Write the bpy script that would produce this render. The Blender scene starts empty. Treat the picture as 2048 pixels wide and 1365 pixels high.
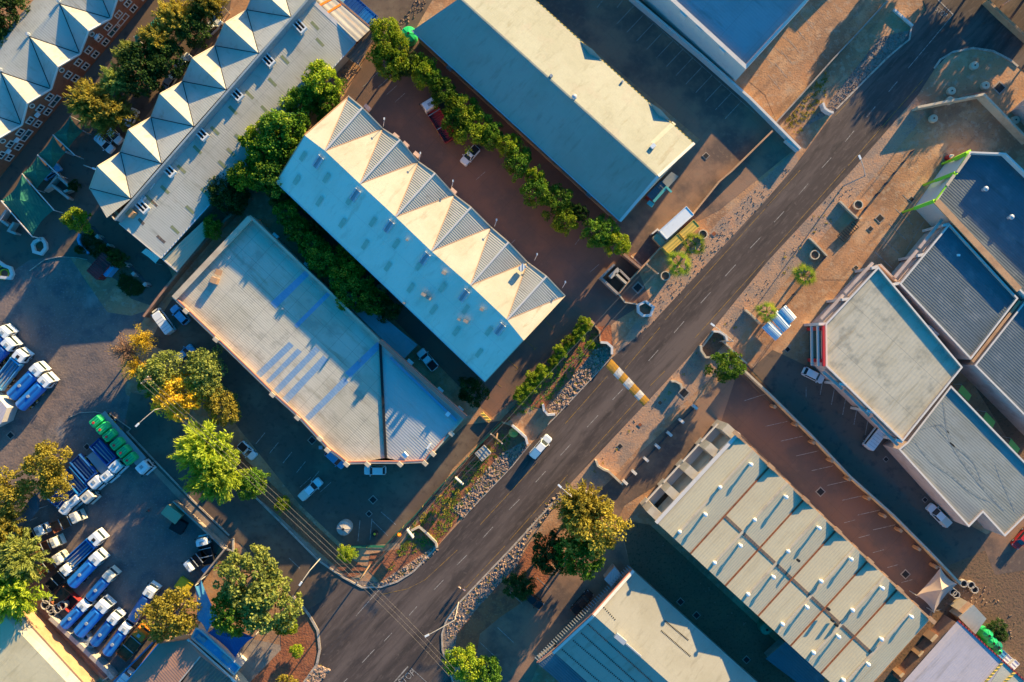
import bpy, math, random
from mathutils import Vector, Matrix
random.seed(7)
R=math.radians
scene=bpy.context.scene
# ---------------- camera, world, sun, exposure ----------------
HC=149.0; SF=1594.3            # camera height (m) and focal length in photo pixels
cd=bpy.data.cameras.new('camera'); cam=bpy.data.objects.new('camera',cd)
scene.collection.objects.link(cam); cam.location=(0,0,HC); cam.rotation_euler=(0,0,0)
cd.sensor_width=36.0; cd.lens=36.0*SF/2048.0; cd.clip_start=1; cd.clip_end=3000
scene.camera=cam
SUN_EL=12.5; SUN_AZ=math.degrees(math.atan2(.585,.811))
w=bpy.data.worlds.new('World'); scene.world=w; w.use_nodes=True
nt=w.node_tree; sky=nt.nodes.new('ShaderNodeTexSky'); sky.sky_type='NISHITA'; sky.sun_disc=False
sky.sun_elevation=R(SUN_EL); sky.sun_rotation=R(SUN_AZ); sky.dust_density=.6; sky.ozone_density=3.0
bg=nt.nodes['Background']; bg.inputs['Strength'].default_value=.125
hs=nt.nodes.new('ShaderNodeHueSaturation'); hs.inputs['Saturation'].default_value=1.5; hs.inputs['Hue'].default_value=.497
nt.links.new(sky.outputs[0],hs.inputs['Color']); nt.links.new(hs.outputs[0],bg.inputs['Color'])
ld=bpy.data.lights.new('sun','SUN'); ld.energy=5.0; ld.angle=R(.5); ld.color=(1,.725,.33)
sun=bpy.data.objects.new('sun',ld); scene.collection.objects.link(sun)
ce,se=math.cos(R(SUN_EL)),math.sin(R(SUN_EL))
sun.rotation_euler=Vector((-.585*ce,-.811*ce,-se)).to_track_quat('-Z','Y').to_euler()
scene.view_settings.view_transform='Standard'; scene.view_settings.look='None'
scene.view_settings.gamma=1; scene.view_settings.exposure=1.42; scene.view_settings.use_curve_mapping=False

# ---------------- helpers ----------------
COL=scene.collection
def P(x,y,z=0.0):
    k=(HC-z)/SF; return Vector(((x-1024)*k,(682.5-y)*k,z))
def tag(o,label=None,cat=None,group=None,kind=None):
    if label: o['label']=label
    if cat: o['category']=cat
    if group: o['group']=group
    if kind: o['kind']=kind
    return o
def empty(name,loc=(0,0,0),rz=0,label=None,cat=None,group=None):
    o=bpy.data.objects.new(name,None); COL.objects.link(o); o.location=loc; o.rotation_euler=(0,0,rz)
    o.empty_display_size=.5
    return tag(o,label,cat,group)
def wl(o):
    v=Vector((0,0,0))
    while o is not None: v=v+o.location; o=o.parent
    return v
class MB:
    def __init__(s): s.v=[]; s.f=[]; s.m=[]
    def face(s,pts,mi=0):
        n=len(s.v); s.v+= [tuple(p) for p in pts]; s.f.append(tuple(range(n,n+len(pts)))); s.m.append(mi); return s
    def prism(s,poly,z0,z1,mi=0,top=None,bottom=False):
        """poly: list of (x,y[,..]) ccw"""
        p=[Vector((q[0],q[1],0)) for q in poly]; n=len(p)
        a=sum(p[i].x*p[(i+1)%n].y-p[(i+1)%n].x*p[i].y for i in range(n))
        if a<0: p.reverse()
        for i in range(n):
            a_,b_=p[i],p[(i+1)%n]
            s.face([(a_.x,a_.y,z0),(b_.x,b_.y,z0),(b_.x,b_.y,z1),(a_.x,a_.y,z1)],mi)
        s.face([(q.x,q.y,z1) for q in p],mi if top is None else top)
        if bottom: s.face([(q.x,q.y,z0) for q in reversed(p)],mi)
        return s
    def box(s,c,size,rz=0,mi=0,tilt=None,taper=1.0):
        hx,hy,hz=size[0]/2,size[1]/2,size[2]/2
        M=Matrix.Rotation(rz,3,'Z')
        if tilt: M=M@Matrix.Rotation(tilt[1],3,tilt[0])
        c=Vector(c); q=[]
        for z,t in ((-hz,1),(hz,taper)):
            for x,y in ((-hx,-hy),(hx,-hy),(hx,hy),(-hx,hy)): q.append(c+M@Vector((x*t,y*t,z)))
        for f in ((3,2,1,0),(4,5,6,7),(0,1,5,4),(1,2,6,5),(2,3,7,6),(3,0,4,7)): s.face([q[i] for i in f],mi)
        return s
    def bar(s,a,b,w,h=None,mi=0,up=Vector((0,0,1))):
        """rectangular bar from a to b, width w (horizontal) height h"""
        a=Vector(a); b=Vector(b); d=(b-a)
        if d.length<1e-6: return s
        d.normalize(); h=h or w
        side=d.cross(up)
        if side.length<1e-4: side=Vector((1,0,0))
        side.normalize(); u=side.cross(d).normalized()
        q=[]
        for p in (a,b):
            for x,y in ((-1,-1),(1,-1),(1,1),(-1,1)): q.append(p+side*x*w/2+u*y*h/2)
        for f in ((3,2,1,0),(4,5,6,7),(0,1,5,4),(1,2,6,5),(2,3,7,6),(3,0,4,7)): s.face([q[i] for i in f],mi)
        return s
    def cyl(s,a,b,r0,r1=None,n=10,mi=0,caps=True):
        a=Vector(a); b=Vector(b); d=(b-a).normalized(); r1=r0 if r1 is None else r1
        x=d.orthogonal().normalized(); y=d.cross(x)
        A=[a+(x*math.cos(2*math.pi*i/n)+y*math.sin(2*math.pi*i/n))*r0 for i in range(n)]
        B=[b+(x*math.cos(2*math.pi*i/n)+y*math.sin(2*math.pi*i/n))*r1 for i in range(n)]
        for i in range(n):
            j=(i+1)%n; s.face([A[i],A[j],B[j],B[i]],mi)
        if caps: s.face(list(reversed(A)),mi); s.face(B,mi)
        return s
    def ring(s,c,r,t,z0,z1,n=16,mi=0):
        c=Vector(c)
        def q(rr,i,z): a=2*math.pi*i/n; return (c.x+rr*math.cos(a),c.y+rr*math.sin(a),z)
        for i in range(n):
            s.face([q(r,i,z0),q(r,i+1,z0),q(r,i+1,z1),q(r,i,z1)],mi)
            s.face([q(r-t,i+1,z0),q(r-t,i,z0),q(r-t,i,z1),q(r-t,i+1,z1)],mi)
            s.face([q(r,i,z1),q(r,i+1,z1),q(r-t,i+1,z1),q(r-t,i,z1)],mi)
        return s
    def lathe(s,c,prof,n=14,mi=0):
        c=Vector(c)
        for (r0,z0),(r1,z1) in zip(prof,prof[1:]):
            for i in range(n):
                a,b=2*math.pi*i/n,2*math.pi*(i+1)/n
                pts=[(c.x+r0*math.cos(a),c.y+r0*math.sin(a),c.z+z0),(c.x+r0*math.cos(b),c.y+r0*math.sin(b),c.z+z0),
                     (c.x+r1*math.cos(b),c.y+r1*math.sin(b),c.z+z1),(c.x+r1*math.cos(a),c.y+r1*math.sin(a),c.z+z1)]
                if r0<1e-5: pts=[pts[0],pts[2],pts[3]]
                elif r1<1e-5: pts=pts[:3]
                s.face(pts,mi)
        return s
    def wall(s,pts,t,z0,z1,mi=0):
        """free-standing wall along world points; ends overlap is avoided by mitring"""
        p=[Vector((q[0],q[1],0)) for q in pts]; L=[];Rr=[]
        for i in range(len(p)):
            d0=(p[i]-p[i-1]).normalized() if i>0 else (p[1]-p[0]).normalized()
            d1=(p[i+1]-p[i]).normalized() if i<len(p)-1 else d0
            n0=Vector((-d0.y,d0.x,0)); n1=Vector((-d1.y,d1.x,0)); m=(n0+n1).normalized(); k=t/2/max(.4,m.dot(n0))
            L.append(p[i]+m*k); Rr.append(p[i]-m*k)
        for i in range(len(p)-1):
            a,b,c,d=L[i],L[i+1],Rr[i+1],Rr[i]
            s.face([(a.x,a.y,z1),(d.x,d.y,z1),(c.x,c.y,z1),(b.x,b.y,z1)],mi)
            s.face([(b.x,b.y,z0),(a.x,a.y,z0),(a.x,a.y,z1),(b.x,b.y,z1)],mi)
            s.face([(d.x,d.y,z0),(c.x,c.y,z0),(c.x,c.y,z1),(d.x,d.y,z1)],mi)
        for a,d in ((L[0],Rr[0]),(Rr[-1],L[-1])):
            s.face([(a.x,a.y,z0),(d.x,d.y,z0),(d.x,d.y,z1),(a.x,a.y,z1)],mi)
        return s
    def obj(s,name,mats,parent=None,smooth=False,local=False,**kw):
        me=bpy.data.meshes.new(name)
        off=Vector((0,0,0)) if (parent is None or local) else wl(parent)
        me.from_pydata([tuple(Vector(v)-off) for v in s.v],[],s.f)
        if not isinstance(mats,(list,tuple)): mats=[mats]
        for m in mats: me.materials.append(m)
        me.polygons.foreach_set('material_index',s.m)
        if smooth: me.polygons.foreach_set('use_smooth',[True]*len(s.f))
        me.update()
        o=bpy.data.objects.new(name,me); COL.objects.link(o)
        if parent is not None: o.parent=parent
        return tag(o,**kw)
def dup(root,loc=None,rz=None,sc=None,**kw):
    c=root.copy(); COL.objects.link(c)
    def rec(a,b):
        for ch in a.children:
            d=ch.copy(); COL.objects.link(d); d.parent=b; rec(ch,d)
    rec(root,c)
    if loc is not None: c.location=loc
    if rz is not None: c.rotation_euler=(0,0,rz)
    if sc is not None: c.scale=sc if hasattr(sc,'__len__') else (sc,sc,sc)
    return tag(c,**kw)
def inset(poly,d):
    p=[Vector((q[0],q[1])) for q in poly]; n=len(p)
    a=sum(p[i].x*p[(i+1)%n].y-p[(i+1)%n].x*p[i].y for i in range(n))
    sgn=1 if a>0 else -1; out=[]
    for i in range(n):
        d0=(p[i]-p[i-1]).normalized(); d1=(p[(i+1)%n]-p[i]).normalized()
        n0=Vector((-d0.y,d0.x))*sgn; n1=Vector((-d1.y,d1.x))*sgn
        m=n0+n1
        if m.length<1e-4: m=n0
        m.normalize(); out.append(p[i]+m*(d/max(.35,m.dot(n0))))
    return out
def W2(pts,z): return [P(a,b,z) for a,b in pts]
def ray_wall(x,y,A,B):
    """where the view ray of photo pixel x,y meets the vertical plane through A,B"""
    d=Vector(((x-1024)/SF,(682.5-y)/SF,-1)); t=(B-A); n=Vector((-t.y,t.x,0)).normalized()
    k=(n.dot(Vector((A.x,A.y,0))))/n.dot(Vector((d.x,d.y,0)))
    return Vector((d.x*k,d.y*k,HC-k))

# ---------------- materials ----------------
def mat(name,base,rough=.85,spec=.25,var=(),bump=None,stripes=None,grid=None,metal=0,trans=0,rnd=0):
    m=bpy.data.materials.new(name); m.use_nodes=True; n=m.node_tree; N=n.nodes; Lk=n.links
    b=N['Principled BSDF']; b.inputs['Roughness'].default_value=rough
    b.inputs['Specular IOR Level'].default_value=spec; b.inputs['Metallic'].default_value=metal
    tc=N.new('ShaderNodeTexCoord'); co=tc.outputs['Object']
    rgb=N.new('ShaderNodeRGB'); rgb.outputs[0].default_value=(*base,1); cur=rgb.outputs[0]
    def mixc(fac,c1,c2,mode='MIX'):
        x=N.new('ShaderNodeMix'); x.data_type='RGBA'; x.blend_type=mode
        if hasattr(fac,'links') or hasattr(fac,'is_output'): Lk.new(fac,x.inputs[0])
        else: x.inputs[0].default_value=fac
        for s,c in ((x.inputs[6],c1),(x.inputs[7],c2)):
            if hasattr(c,'is_output'): Lk.new(c,s)
            else: s.default_value=(*c,1)
        return x.outputs[2]
    def math_(op,a,b_=None,c=None):
        x=N.new('ShaderNodeMath'); x.operation=op
        for i,vv in enumerate((a,b_,c)):
            if vv is None: continue
            if hasattr(vv,'is_output'): Lk.new(vv,x.inputs[i])
            else: x.inputs[i].default_value=vv
        return x.outputs[0]
    def ramp(f,lo,hi):
        x=N.new('ShaderNodeMapRange'); x.interpolation_type='SMOOTHSTEP'
        Lk.new(f,x.inputs[0]); x.inputs[1].default_value=lo; x.inputs[2].default_value=hi
        return x.outputs[0]
    for v in var:                      # (scale, colour2, lo, hi, amount[, stretch angle, stretch ratio])
        sc,c2,lo,hi,amt=v[:5]
        nz=N.new('ShaderNodeTexNoise'); nz.inputs['Scale'].default_value=sc; nz.inputs['Detail'].default_value=6
        nz.inputs['Roughness'].default_value=.62
        if len(v)>5:
            mp=N.new('ShaderNodeMapping'); mp.vector_type='TEXTURE'; mp.inputs['Rotation'].default_value=(0,0,R(v[5]))
            mp.inputs['Scale'].default_value=(v[6],1,1); Lk.new(co,mp.inputs[0]); Lk.new(mp.outputs[0],nz.inputs['Vector'])
        else: Lk.new(co,nz.inputs['Vector'])
        f=math_('MULTIPLY',ramp(nz.outputs['Fac'],lo,hi),amt)
        cur=mixc(f,cur,c2)
    sep=None
    def axis(ang):
        x=N.new('ShaderNodeVectorMath'); x.operation='DOT_PRODUCT'; Lk.new(co,x.inputs[0])
        x.inputs[1].default_value=(math.cos(R(ang)),math.sin(R(ang)),0); return x.outputs['Value']
    height=None
    if grid:                           # (angle, px, py, width, colour, amount)
        for ang,per in ((grid[0],grid[1]),(grid[0]+90,grid[2])):
            if not per: continue
            f=math_('FRACT',math_('DIVIDE',axis(ang),per)); f=math_('LESS_THAN',f,grid[3]/per)
            cur=mixc(math_('MULTIPLY',f,grid[5]),cur,grid[4])
    if stripes:                        # (angle, period, bump height m, colour amount)
        s_=math_('SINE',math_('MULTIPLY',axis(stripes[0]),2*math.pi/stripes[1]))
        height=math_('MULTIPLY',s_,stripes[2])
        if stripes[3]:
            f=math_('MULTIPLY',math_('GREATER_THAN',s_,.55),stripes[3]); cur=mixc(f,cur,(base[0]*.45,base[1]*.45,base[2]*.45))
    if rnd:
        oi=N.new('ShaderNodeObjectInfo'); h=N.new('ShaderNodeHueSaturation')
        v=N.new('ShaderNodeMapRange'); Lk.new(oi.outputs['Random'],v.inputs[0]); v.inputs[3].default_value=1-rnd; v.inputs[4].default_value=1+rnd
        Lk.new(v.outputs[0],h.inputs['Value']); Lk.new(cur,h.inputs['Color']); cur=h.outputs[0]
    if bump:                           # (scale, height m)
        nz=N.new('ShaderNodeTexNoise'); nz.inputs['Scale'].default_value=bump[0]; nz.inputs['Detail'].default_value=5
        Lk.new(co,nz.inputs['Vector']); hh=math_('MULTIPLY',nz.outputs['Fac'],bump[1])
        height=hh if height is None else math_('ADD',height,hh)
    if height is not None:
        bp=N.new('ShaderNodeBump'); bp.inputs['Strength'].default_value=1; bp.inputs['Distance'].default_value=1
        Lk.new(height,bp.inputs['Height']); Lk.new(bp.outputs[0],b.inputs['Normal'])
    Lk.new(cur,b.inputs['Base Color'])
    if trans:
        tr=N.new('ShaderNodeBsdfTranslucent'); Lk.new(cur,tr.inputs[0]); ms=N.new('ShaderNodeMixShader'); ms.inputs[0].default_value=trans
        Lk.new(b.outputs[0],ms.inputs[1]); Lk.new(tr.outputs[0],ms.inputs[2]); Lk.new(ms.outputs[0],N['Material Output'].inputs[0])
    return m
AX=47.3      # the angle (deg) of the town grid's up-right axis; roofs run at AX or AX-90
M={}
def m_(k,*a,**kw): M[k]=mat(k,*a,**kw)
m_('sand',(.46,.24,.125),bump=(3.0,.06),var=((.06,(.26,.14,.085),.45,.6,.7),(.22,(.56,.34,.2),.5,.64,.7),(.5,(.24,.14,.09),.52,.66,.7,AX,6),(.13,(.5,.24,.12),.55,.68,.7),(.8,(.42,.29,.2),.5,.68,.8),(2.5,(.15,.1,.075),.56,.7,.7),(7,(.5,.4,.32),.6,.7,.35)))
m_('sandpale',(.43,.25,.155),bump=(3.2,.06),var=((.12,(.5,.24,.13),.52,.66,.7),(.3,(.26,.19,.15),.45,.62,.8),(3.,(.16,.13,.12),.55,.64,.7),(6,(.55,.45,.38),.55,.65,.5)))
m_('redpave',(.22,.115,.08),bump=(4,.02),var=((.07,(.13,.09,.075),.42,.6,.85),(.5,(.2,.12,.09),.55,.7,.6),(5,(.07,.05,.045),.6,.7,.4)),grid=(AX,6.0,6.0,.05,(.06,.045,.04),.35))
m_('paveyard',(.30,.175,.115),bump=(5,.02),var=((.09,(.11,.08,.07),.42,.62,.9),(1.2,(.25,.17,.12),.5,.7,.6),(7,(.08,.055,.045),.6,.7,.4)),grid=(AX,3.2,3.2,.04,(.08,.055,.045),.35))
m_('asphalt',(.078,.058,.053),bump=(9,.012),var=((.16,(.15,.112,.098),.45,.62,.8,47.5,7),(.6,(.045,.036,.033),.5,.68,.75,47.5,12),(2.2,(.14,.105,.09),.5,.66,.6,47.5,5),(.25,(.05,.04,.038),.56,.66,.7,47.5,3),(1.1,(.17,.13,.11),.62,.7,.5),(14,(.24,.19,.16),.6,.72,.4),(.9,(.075,.06,.055),.58,.7,.5)))
m_('asphaltdark',(.13,.09,.07),bump=(6,.012),var=((.12,(.19,.14,.10),.45,.62,.8),(.8,(.075,.055,.045),.5,.7,.6),(9,(.17,.14,.11),.62,.74,.35),(.35,(.17,.115,.08),.55,.7,.6)))
m_('asphaltdusty',(.15,.105,.08),bump=(6,.015),var=((.08,(.15,.11,.09),.46,.62,.8),(.6,(.05,.048,.05),.5,.7,.6),(5,(.2,.16,.14),.62,.74,.35)))
m_('gravel',(.18,.135,.12),bump=(2.2,.07),var=((.09,(.34,.29,.27),.54,.68,.75,70,2.2),(.05,(.24,.17,.145),.45,.6,.8),(.35,(.09,.085,.095),.45,.66,.7),(3,(.3,.26,.25),.55,.66,.5),(1.0,(.1,.085,.085),.55,.7,.5,60,5)))
m_('redsoil',(.32,.115,.055),bump=(2.5,.1),var=((.5,(.2,.075,.045),.45,.6,.8),(3,(.4,.2,.11),.55,.66,.5)))
m_('brownsoil',(.18,.105,.065),bump=(2.5,.08),var=((.25,(.2,.12,.07),.45,.6,.8),(2.5,(.07,.06,.035),.52,.63,.8)))
m_('rocksbase',(.25,.19,.16),bump=(3,.12),var=((2,(.12,.09,.085),.5,.6,.8),))
m_('rock',(.33,.21,.15),bump=(3,.05),var=((1.2,(.2,.14,.12),.45,.6,.8),(2.5,(.46,.34,.26),.5,.6,.7)),rnd=.2)
m_('pavement',(.34,.26,.2),bump=(4,.03),var=((.6,(.25,.18,.14),.45,.6,.7),(6,(.18,.13,.11),.58,.68,.5)),grid=(AX,2.0,2.0,.05,(.16,.12,.1),.5))
m_('kerb',(.46,.38,.31),bump=(5,.02),var=((1,(.26,.21,.18),.5,.6,.7),),grid=(AX,1.0,0,.05,(.18,.14,.12),.6))
m_('white',(.64,.58,.53),bump=(4,.01),var=((.8,(.52,.49,.47),.5,.7,.6),))
m_('markwhite',(.38,.34,.31),bump=(5,.005),var=((2,(.17,.14,.12),.45,.6,.8),))
m_('marklite',(.40,.37,.34),bump=(5,.005),var=((3,(.15,.12,.1),.48,.62,.85),))
m_('markyellow',(.34,.19,.045),bump=(5,.005),var=((2,(.13,.1,.08),.45,.6,.85),))
m_('humpyellow',(.52,.25,.03),bump=(5,.01),var=((1.5,(.3,.17,.05),.45,.62,.6),(6,(.15,.1,.06),.58,.68,.5)))
m_('humpwhite',(.6,.56,.5),bump=(5,.01),var=((1.5,(.36,.3,.26),.45,.62,.6),(6,(.15,.12,.1),.58,.68,.5)))
def roofm(k,c,ang,per=.55,h=.028,dirt=(.8,.78,.72),grid=None,col=.0,amt=.6,extra=(),rough=.55):
    d=tuple(a*b for a,b in zip(c,dirt))
    m_(k,c,rough=rough,spec=.35,var=((.10,d,.42,.62,amt),(.9,tuple(x*.82 for x in d),.52,.7,amt,ang+90,7),(.45,(d[0]*.8,d[1]*.66,d[2]*.5),.62,.72,amt*.8,ang+90,5))+tuple(extra),bump=(1.3,.02),stripes=(ang,per,h,col),grid=grid)
A2=AX-90
roofm('roof_grey',(.48,.46,.40),AX,0.40,0.0062,grid=(AX,0,6.5,.12,(.25,.25,.25),.35))
roofm('roof_brick_side',(.42,.41,.38),AX,0.40,0.0062,extra=((2.2,(.2,.2,.2),.62,.68,.7),))
roofm('roof_gable',(.44,.41,.36),A2,0.45,0.0050)
roofm('roof_cream',(.52,.48,.38),A2,0.38,0.0050,grid=(A2,4.6,0,.08,(.5,.46,.4),.2))
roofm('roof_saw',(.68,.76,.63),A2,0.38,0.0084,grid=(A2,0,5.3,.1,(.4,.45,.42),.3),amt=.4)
roofm('roof_sawgable',(.46,.43,.37),AX,0.38,0.0210,amt=.4)
roofm('roof_tan',(.36,.36,.29),A2,0.38,0.0050,grid=(A2,5.2,4.8,.08,(.3,.27,.22),.3),amt=.5,extra=((.35,(.36,.32,.26),.52,.66,.5),))
roofm('roof_dwn',(.56,.51,.41),AX,0.38,0.0067,grid=(AX,2.6,3.4,.10,(.2,.19,.17),.4),amt=.7,extra=((.25,(.3,.27,.22),.5,.66,.5),))
roofm('roof_wing',(.5,.49,.47),AX,0.45,0.0085,amt=.4)
roofm('roof_shop',(.50,.45,.35),A2,0.68,0.0126,grid=(A2,0,7.5,.12,(.2,.19,.17),.4),amt=.7,extra=((.35,(.2,.2,.17),.5,.7,.6),))
roofm('roof_shopblue',(.095,.125,.15),AX,0.45,0.0116,amt=.6,extra=((.3,(.18,.2,.22),.5,.7,.6),))
roofm('roof_marks',(.27,.285,.27),AX,0.45,0.0058,amt=.7,extra=((.22,(.2,.21,.21),.5,.6,.7,-50,5),))
roofm('roof_hall',(.52,.455,.32),A2,0.45,0.0196,amt=.35,dirt=(.9,.85,.8))
roofm('roof_low',(.37,.345,.28),A2,0.45,0.0050,grid=(A2,4.4,9,.1,(.3,.27,.22),.3),amt=.5)
roofm('roof_pink',(.50,.44,.47),A2,0.45,0.0139,amt=.5)
roofm('roof_brown',(.36,.2,.145),AX,0.45,0.0084,amt=.5)
roofm('roof_rust',(.40,.38,.35),AX,1.05,0.0210,amt=.6,extra=((.5,(.3,.13,.07),.55,.66,.8,AX+90,8),))
roofm('roof_oldbrown',(.17,.125,.10),A2,0.56,0.0336,amt=.6,extra=((1,(.25,.17,.1),.5,.66,.6),))
roofm('roof_top',(.26,.32,.36),AX,0.45,0.0046,amt=.7,extra=((.4,(.24,.29,.33),.5,.66,.6),),grid=(AX,0,5.5,.12,(.2,.22,.24),.4))
m_('skylight',(.22,.25,.13),rough=.4,var=((1.5,(.3,.28,.15),.5,.6,.8),))
m_('skyteal',(.36,.50,.38),rough=.4,var=((1.5,(.45,.56,.44),.5,.6,.8),))
m_('bluesheet',(.2,.32,.47),rough=.3,spec=.7,stripes=(AX,.5,.006,0),var=((1.5,(.27,.38,.5),.45,.65,.7),(.7,(.34,.38,.4),.58,.7,.6)))
m_('brick',(.34,.12,.065),bump=(6,.02),var=((1.5,(.24,.085,.05),.5,.6,.7),))
m_('pinkwall',(.52,.40,.35),bump=(4,.01),var=((.6,(.4,.29,.25),.45,.65,.7),))
m_('trimred',(.52,.2,.14),bump=(4,.01),var=((.8,(.4,.18,.14),.45,.65,.7),))
m_('orangewall',(.50,.29,.16),bump=(4,.02),var=((.5,(.38,.21,.12),.45,.65,.7),(2,(.2,.12,.08),.62,.7,.5)))
m_('creamwall',(.55,.45,.33),bump=(4,.02),var=((.5,(.42,.33,.24),.45,.65,.7),))
m_('greywall',(.36,.29,.24),bump=(3,.02),var=((.6,(.2,.18,.17),.45,.65,.7),))
m_('brickwall',(.36,.20,.13),bump=(4,.03),var=((.7,(.22,.13,.1),.45,.65,.8),(3,(.45,.3,.2),.58,.66,.5)))
m_('dark',(.02,.02,.022),rough=.6)
m_('glass',(.02,.035,.045),rough=.12,spec=.6)
m_('glassteal',(.03,.09,.10),rough=.2,spec=.6)
m_('rust',(.28,.09,.04),bump=(3,.03),var=((1.2,(.14,.055,.035),.45,.62,.8),(4,(.36,.16,.08),.55,.65,.5)))
m_('orange',(.75,.2,.02),rough=.45)
m_('red',(.55,.03,.03),rough=.35,spec=.5)
m_('maroon',(.30,.035,.035),rough=.45,stripes=(0,.5,.03,0))
m_('blue',(.015,.16,.50),rough=.35,spec=.5,var=((.8,(.05,.2,.48),.5,.65,.5),(3,(.3,.36,.42),.66,.72,.4)),rnd=.2)
m_('bluedeep',(.01,.07,.28),rough=.4,spec=.5,var=((.8,(.03,.12,.3),.5,.65,.5),),rnd=.2)
m_('skyblue',(.1,.36,.6),rough=.4,spec=.5,var=((1.2,(.3,.5,.6),.5,.65,.7),))
m_('paintwhite',(.72,.74,.75),rough=.3,spec=.5,var=((1.5,(.6,.6,.58),.5,.7,.5),))
m_('paintcream',(.62,.58,.5),rough=.35,spec=.5)
m_('paintgrey',(.3,.33,.36),rough=.3,spec=.5)
m_('paintblue',(.12,.3,.5),rough=.3,spec=.5)
m_('paintblack',(.012,.013,.016),rough=.25,spec=.5)
m_('green',(.02,.55,.16),rough=.4,spec=.4,var=((1.5,(.03,.42,.15),.5,.65,.6),))
m_('greendark',(.01,.22,.13),rough=.4,spec=.4)
m_('lime',(.30,.62,.03),rough=.5)
m_('limeawning',(.3,.5,.1),rough=.6)
m_('olivebox',(.46,.40,.24),rough=.6,stripes=(90,.5,.01,0)); roofm('roof_dull',(.62,.53,.34),A2,.5,.006); m_('wire',(.2,.17,.14)); m_('teal',(.10,.42,.40),rough=.5)
m_('net',(.03,.19,.14),rough=.8,stripes=(20,.5,.03,0),trans=.3,var=((.4,(.06,.3,.18),.5,.66,.6),))
m_('netblue',(.01,.12,.36),rough=.7,stripes=(20,.5,.03,0),trans=.25)
m_('tent',(.55,.42,.34),rough=.7,trans=.2)
m_('rubber',(.025,.025,.027),rough=.8)
m_('steel',(.55,.55,.55),rough=.4,metal=.3)
m_('galv',(.5,.52,.54),rough=.4,spec=.5,stripes=(0,.5,.03,0))
m_('yellow',(.62,.42,.09),rough=.5,stripes=(90,.55,.03,0),var=((1,(.5,.33,.06),.5,.7,.5),))
m_('yellowpaint',(.7,.5,.03),rough=.5)
m_('wood',(.28,.18,.11),rough=.8,bump=(6,.02))
m_('bark',(.16,.11,.08),rough=.9,bump=(8,.03))
m_('concrete',(.42,.38,.34),bump=(6,.02),var=((2,(.28,.25,.22),.5,.62,.7),))
m_('skin',(.25,.13,.08),rough=.6)
m_('clothwhite',(.7,.7,.7)); m_('clothblue',(.05,.15,.45)); m_('clothdark',(.03,.03,.05)); m_('clothred',(.5,.05,.05))
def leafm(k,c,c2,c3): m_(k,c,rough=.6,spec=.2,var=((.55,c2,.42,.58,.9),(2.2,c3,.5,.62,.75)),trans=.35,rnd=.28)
leafm('leaf_green',(.11,.22,.02),(.065,.15,.016),(.27,.34,.028))
leafm('leaf_bright',(.27,.36,.022),(.14,.25,.018),(.5,.5,.035))
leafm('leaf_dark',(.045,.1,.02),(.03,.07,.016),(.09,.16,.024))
leafm('leaf_olive',(.38,.31,.045),(.24,.21,.035),(.55,.43,.06))
leafm('leaf_gold',(.82,.56,.035),(.68,.44,.03),(.9,.68,.07))
leafm('leaf_lime',(.46,.56,.04),(.3,.42,.03),(.62,.68,.08))
leafm('leaf_sage',(.3,.34,.075),(.2,.25,.05),(.45,.46,.11))
leafm('leaf_bare',(.36,.21,.13),(.26,.15,.1),(.42,.29,.1))
# ---------------- ground, roads, pavements (structure) ----------------
def ground(name,pts,z,m,px=True):
    b=MB(); b.face([P(x,y,0)+Vector((0,0,z)) for x,y in pts] if px else pts)
    f=b.f[0]; p=[Vector(q) for q in b.v]
    if sum(p[i].x*p[(i+1)%len(p)].y-p[(i+1)%len(p)].x*p[i].y for i in range(len(p)))<0: b.f[0]=tuple(reversed(f))
    return b.obj(name,M[m],kind='structure')
b=MB(); b.face([(-900,-900,0),(900,-900,0),(900,900,0),(-900,900,0)]); b.obj('ground',M['sand'],kind='structure')
ground('gravel_yard',[(-500,380),(30,470),(75,470),(130,500),(170,560),(215,625),(262,632),(300,620),(240,712),(252,790),(340,830),(246,868),(330,960),(440,1090),(400,1180),(300,1300),(215,1362),(90,1232),(-500,900)],.012,'gravel')
ground('service_lane',[(-60,440),(150,150),(330,-60),(470,-60),(460,20),(200,350),(240,450),(330,520),(348,560),(303,612),(262,598),(235,562),(170,520),(120,512),(60,520),(-60,600)],.02,'asphaltdusty')
ground('upper_yard',[(700,-60),(900,-60),(830,60),(790,75),(745,90),(650,-60)],.016,'asphaltdark')
ground('red_yard',[(735,110),(830,60),(960,180),(1280,470),(1262,505),(1300,600),(1235,640),(985,835),(935,790),(750,600),(560,400),(690,190)],.02,'redpave')
ground('parking_yard',[(1000,-60),(1230,-60),(1600,290),(1545,335),(1440,420),(1262,510),(1238,450),(1400,280)],.024,'paveyard')
ground('long_yard',[(1190,-60),(1800,-60),(1680,200),(1560,260),(1530,190),(1350,40),(1235,-60)],.028,'sand')
ground('corner_yard',[(330,620),(350,590),(640,860),(700,928),(850,925),(930,850),(1000,842),(905,938),(870,1000),(800,1085),(690,1095),(600,1010),(480,860),(380,720),(300,690)],.032,'asphaltdark')
ground('shop_yard',[(1640,745),(1800,895),(1920,1040),(2010,1090),(1905,1130),(1880,1180),(1700,1020),(1490,750),(1545,700)],.036,'asphaltdusty')
ground('paved_yard',[(1395,800),(1475,740),(1890,1165),(1860,1215),(1480,860),(1440,850),(1330,960),(1250,1010),(1235,1040),(1195,985)],.04,'paveyard')
ground('paved_court',[(1475,745),(1900,1150),(1855,1235),(1476,862),(1440,850)],.044,'redpave')
ground('bay_yard',[(1640,560),(1700,470),(1830,330),(1935,205),(2100,260),(2100,700),(1790,600),(1740,560)],.03,'sand')
ground('back_alley',[(1925,735),(1975,700),(2120,840),(2120,1010),(2048,930)],.034,'brownsoil')
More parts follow.
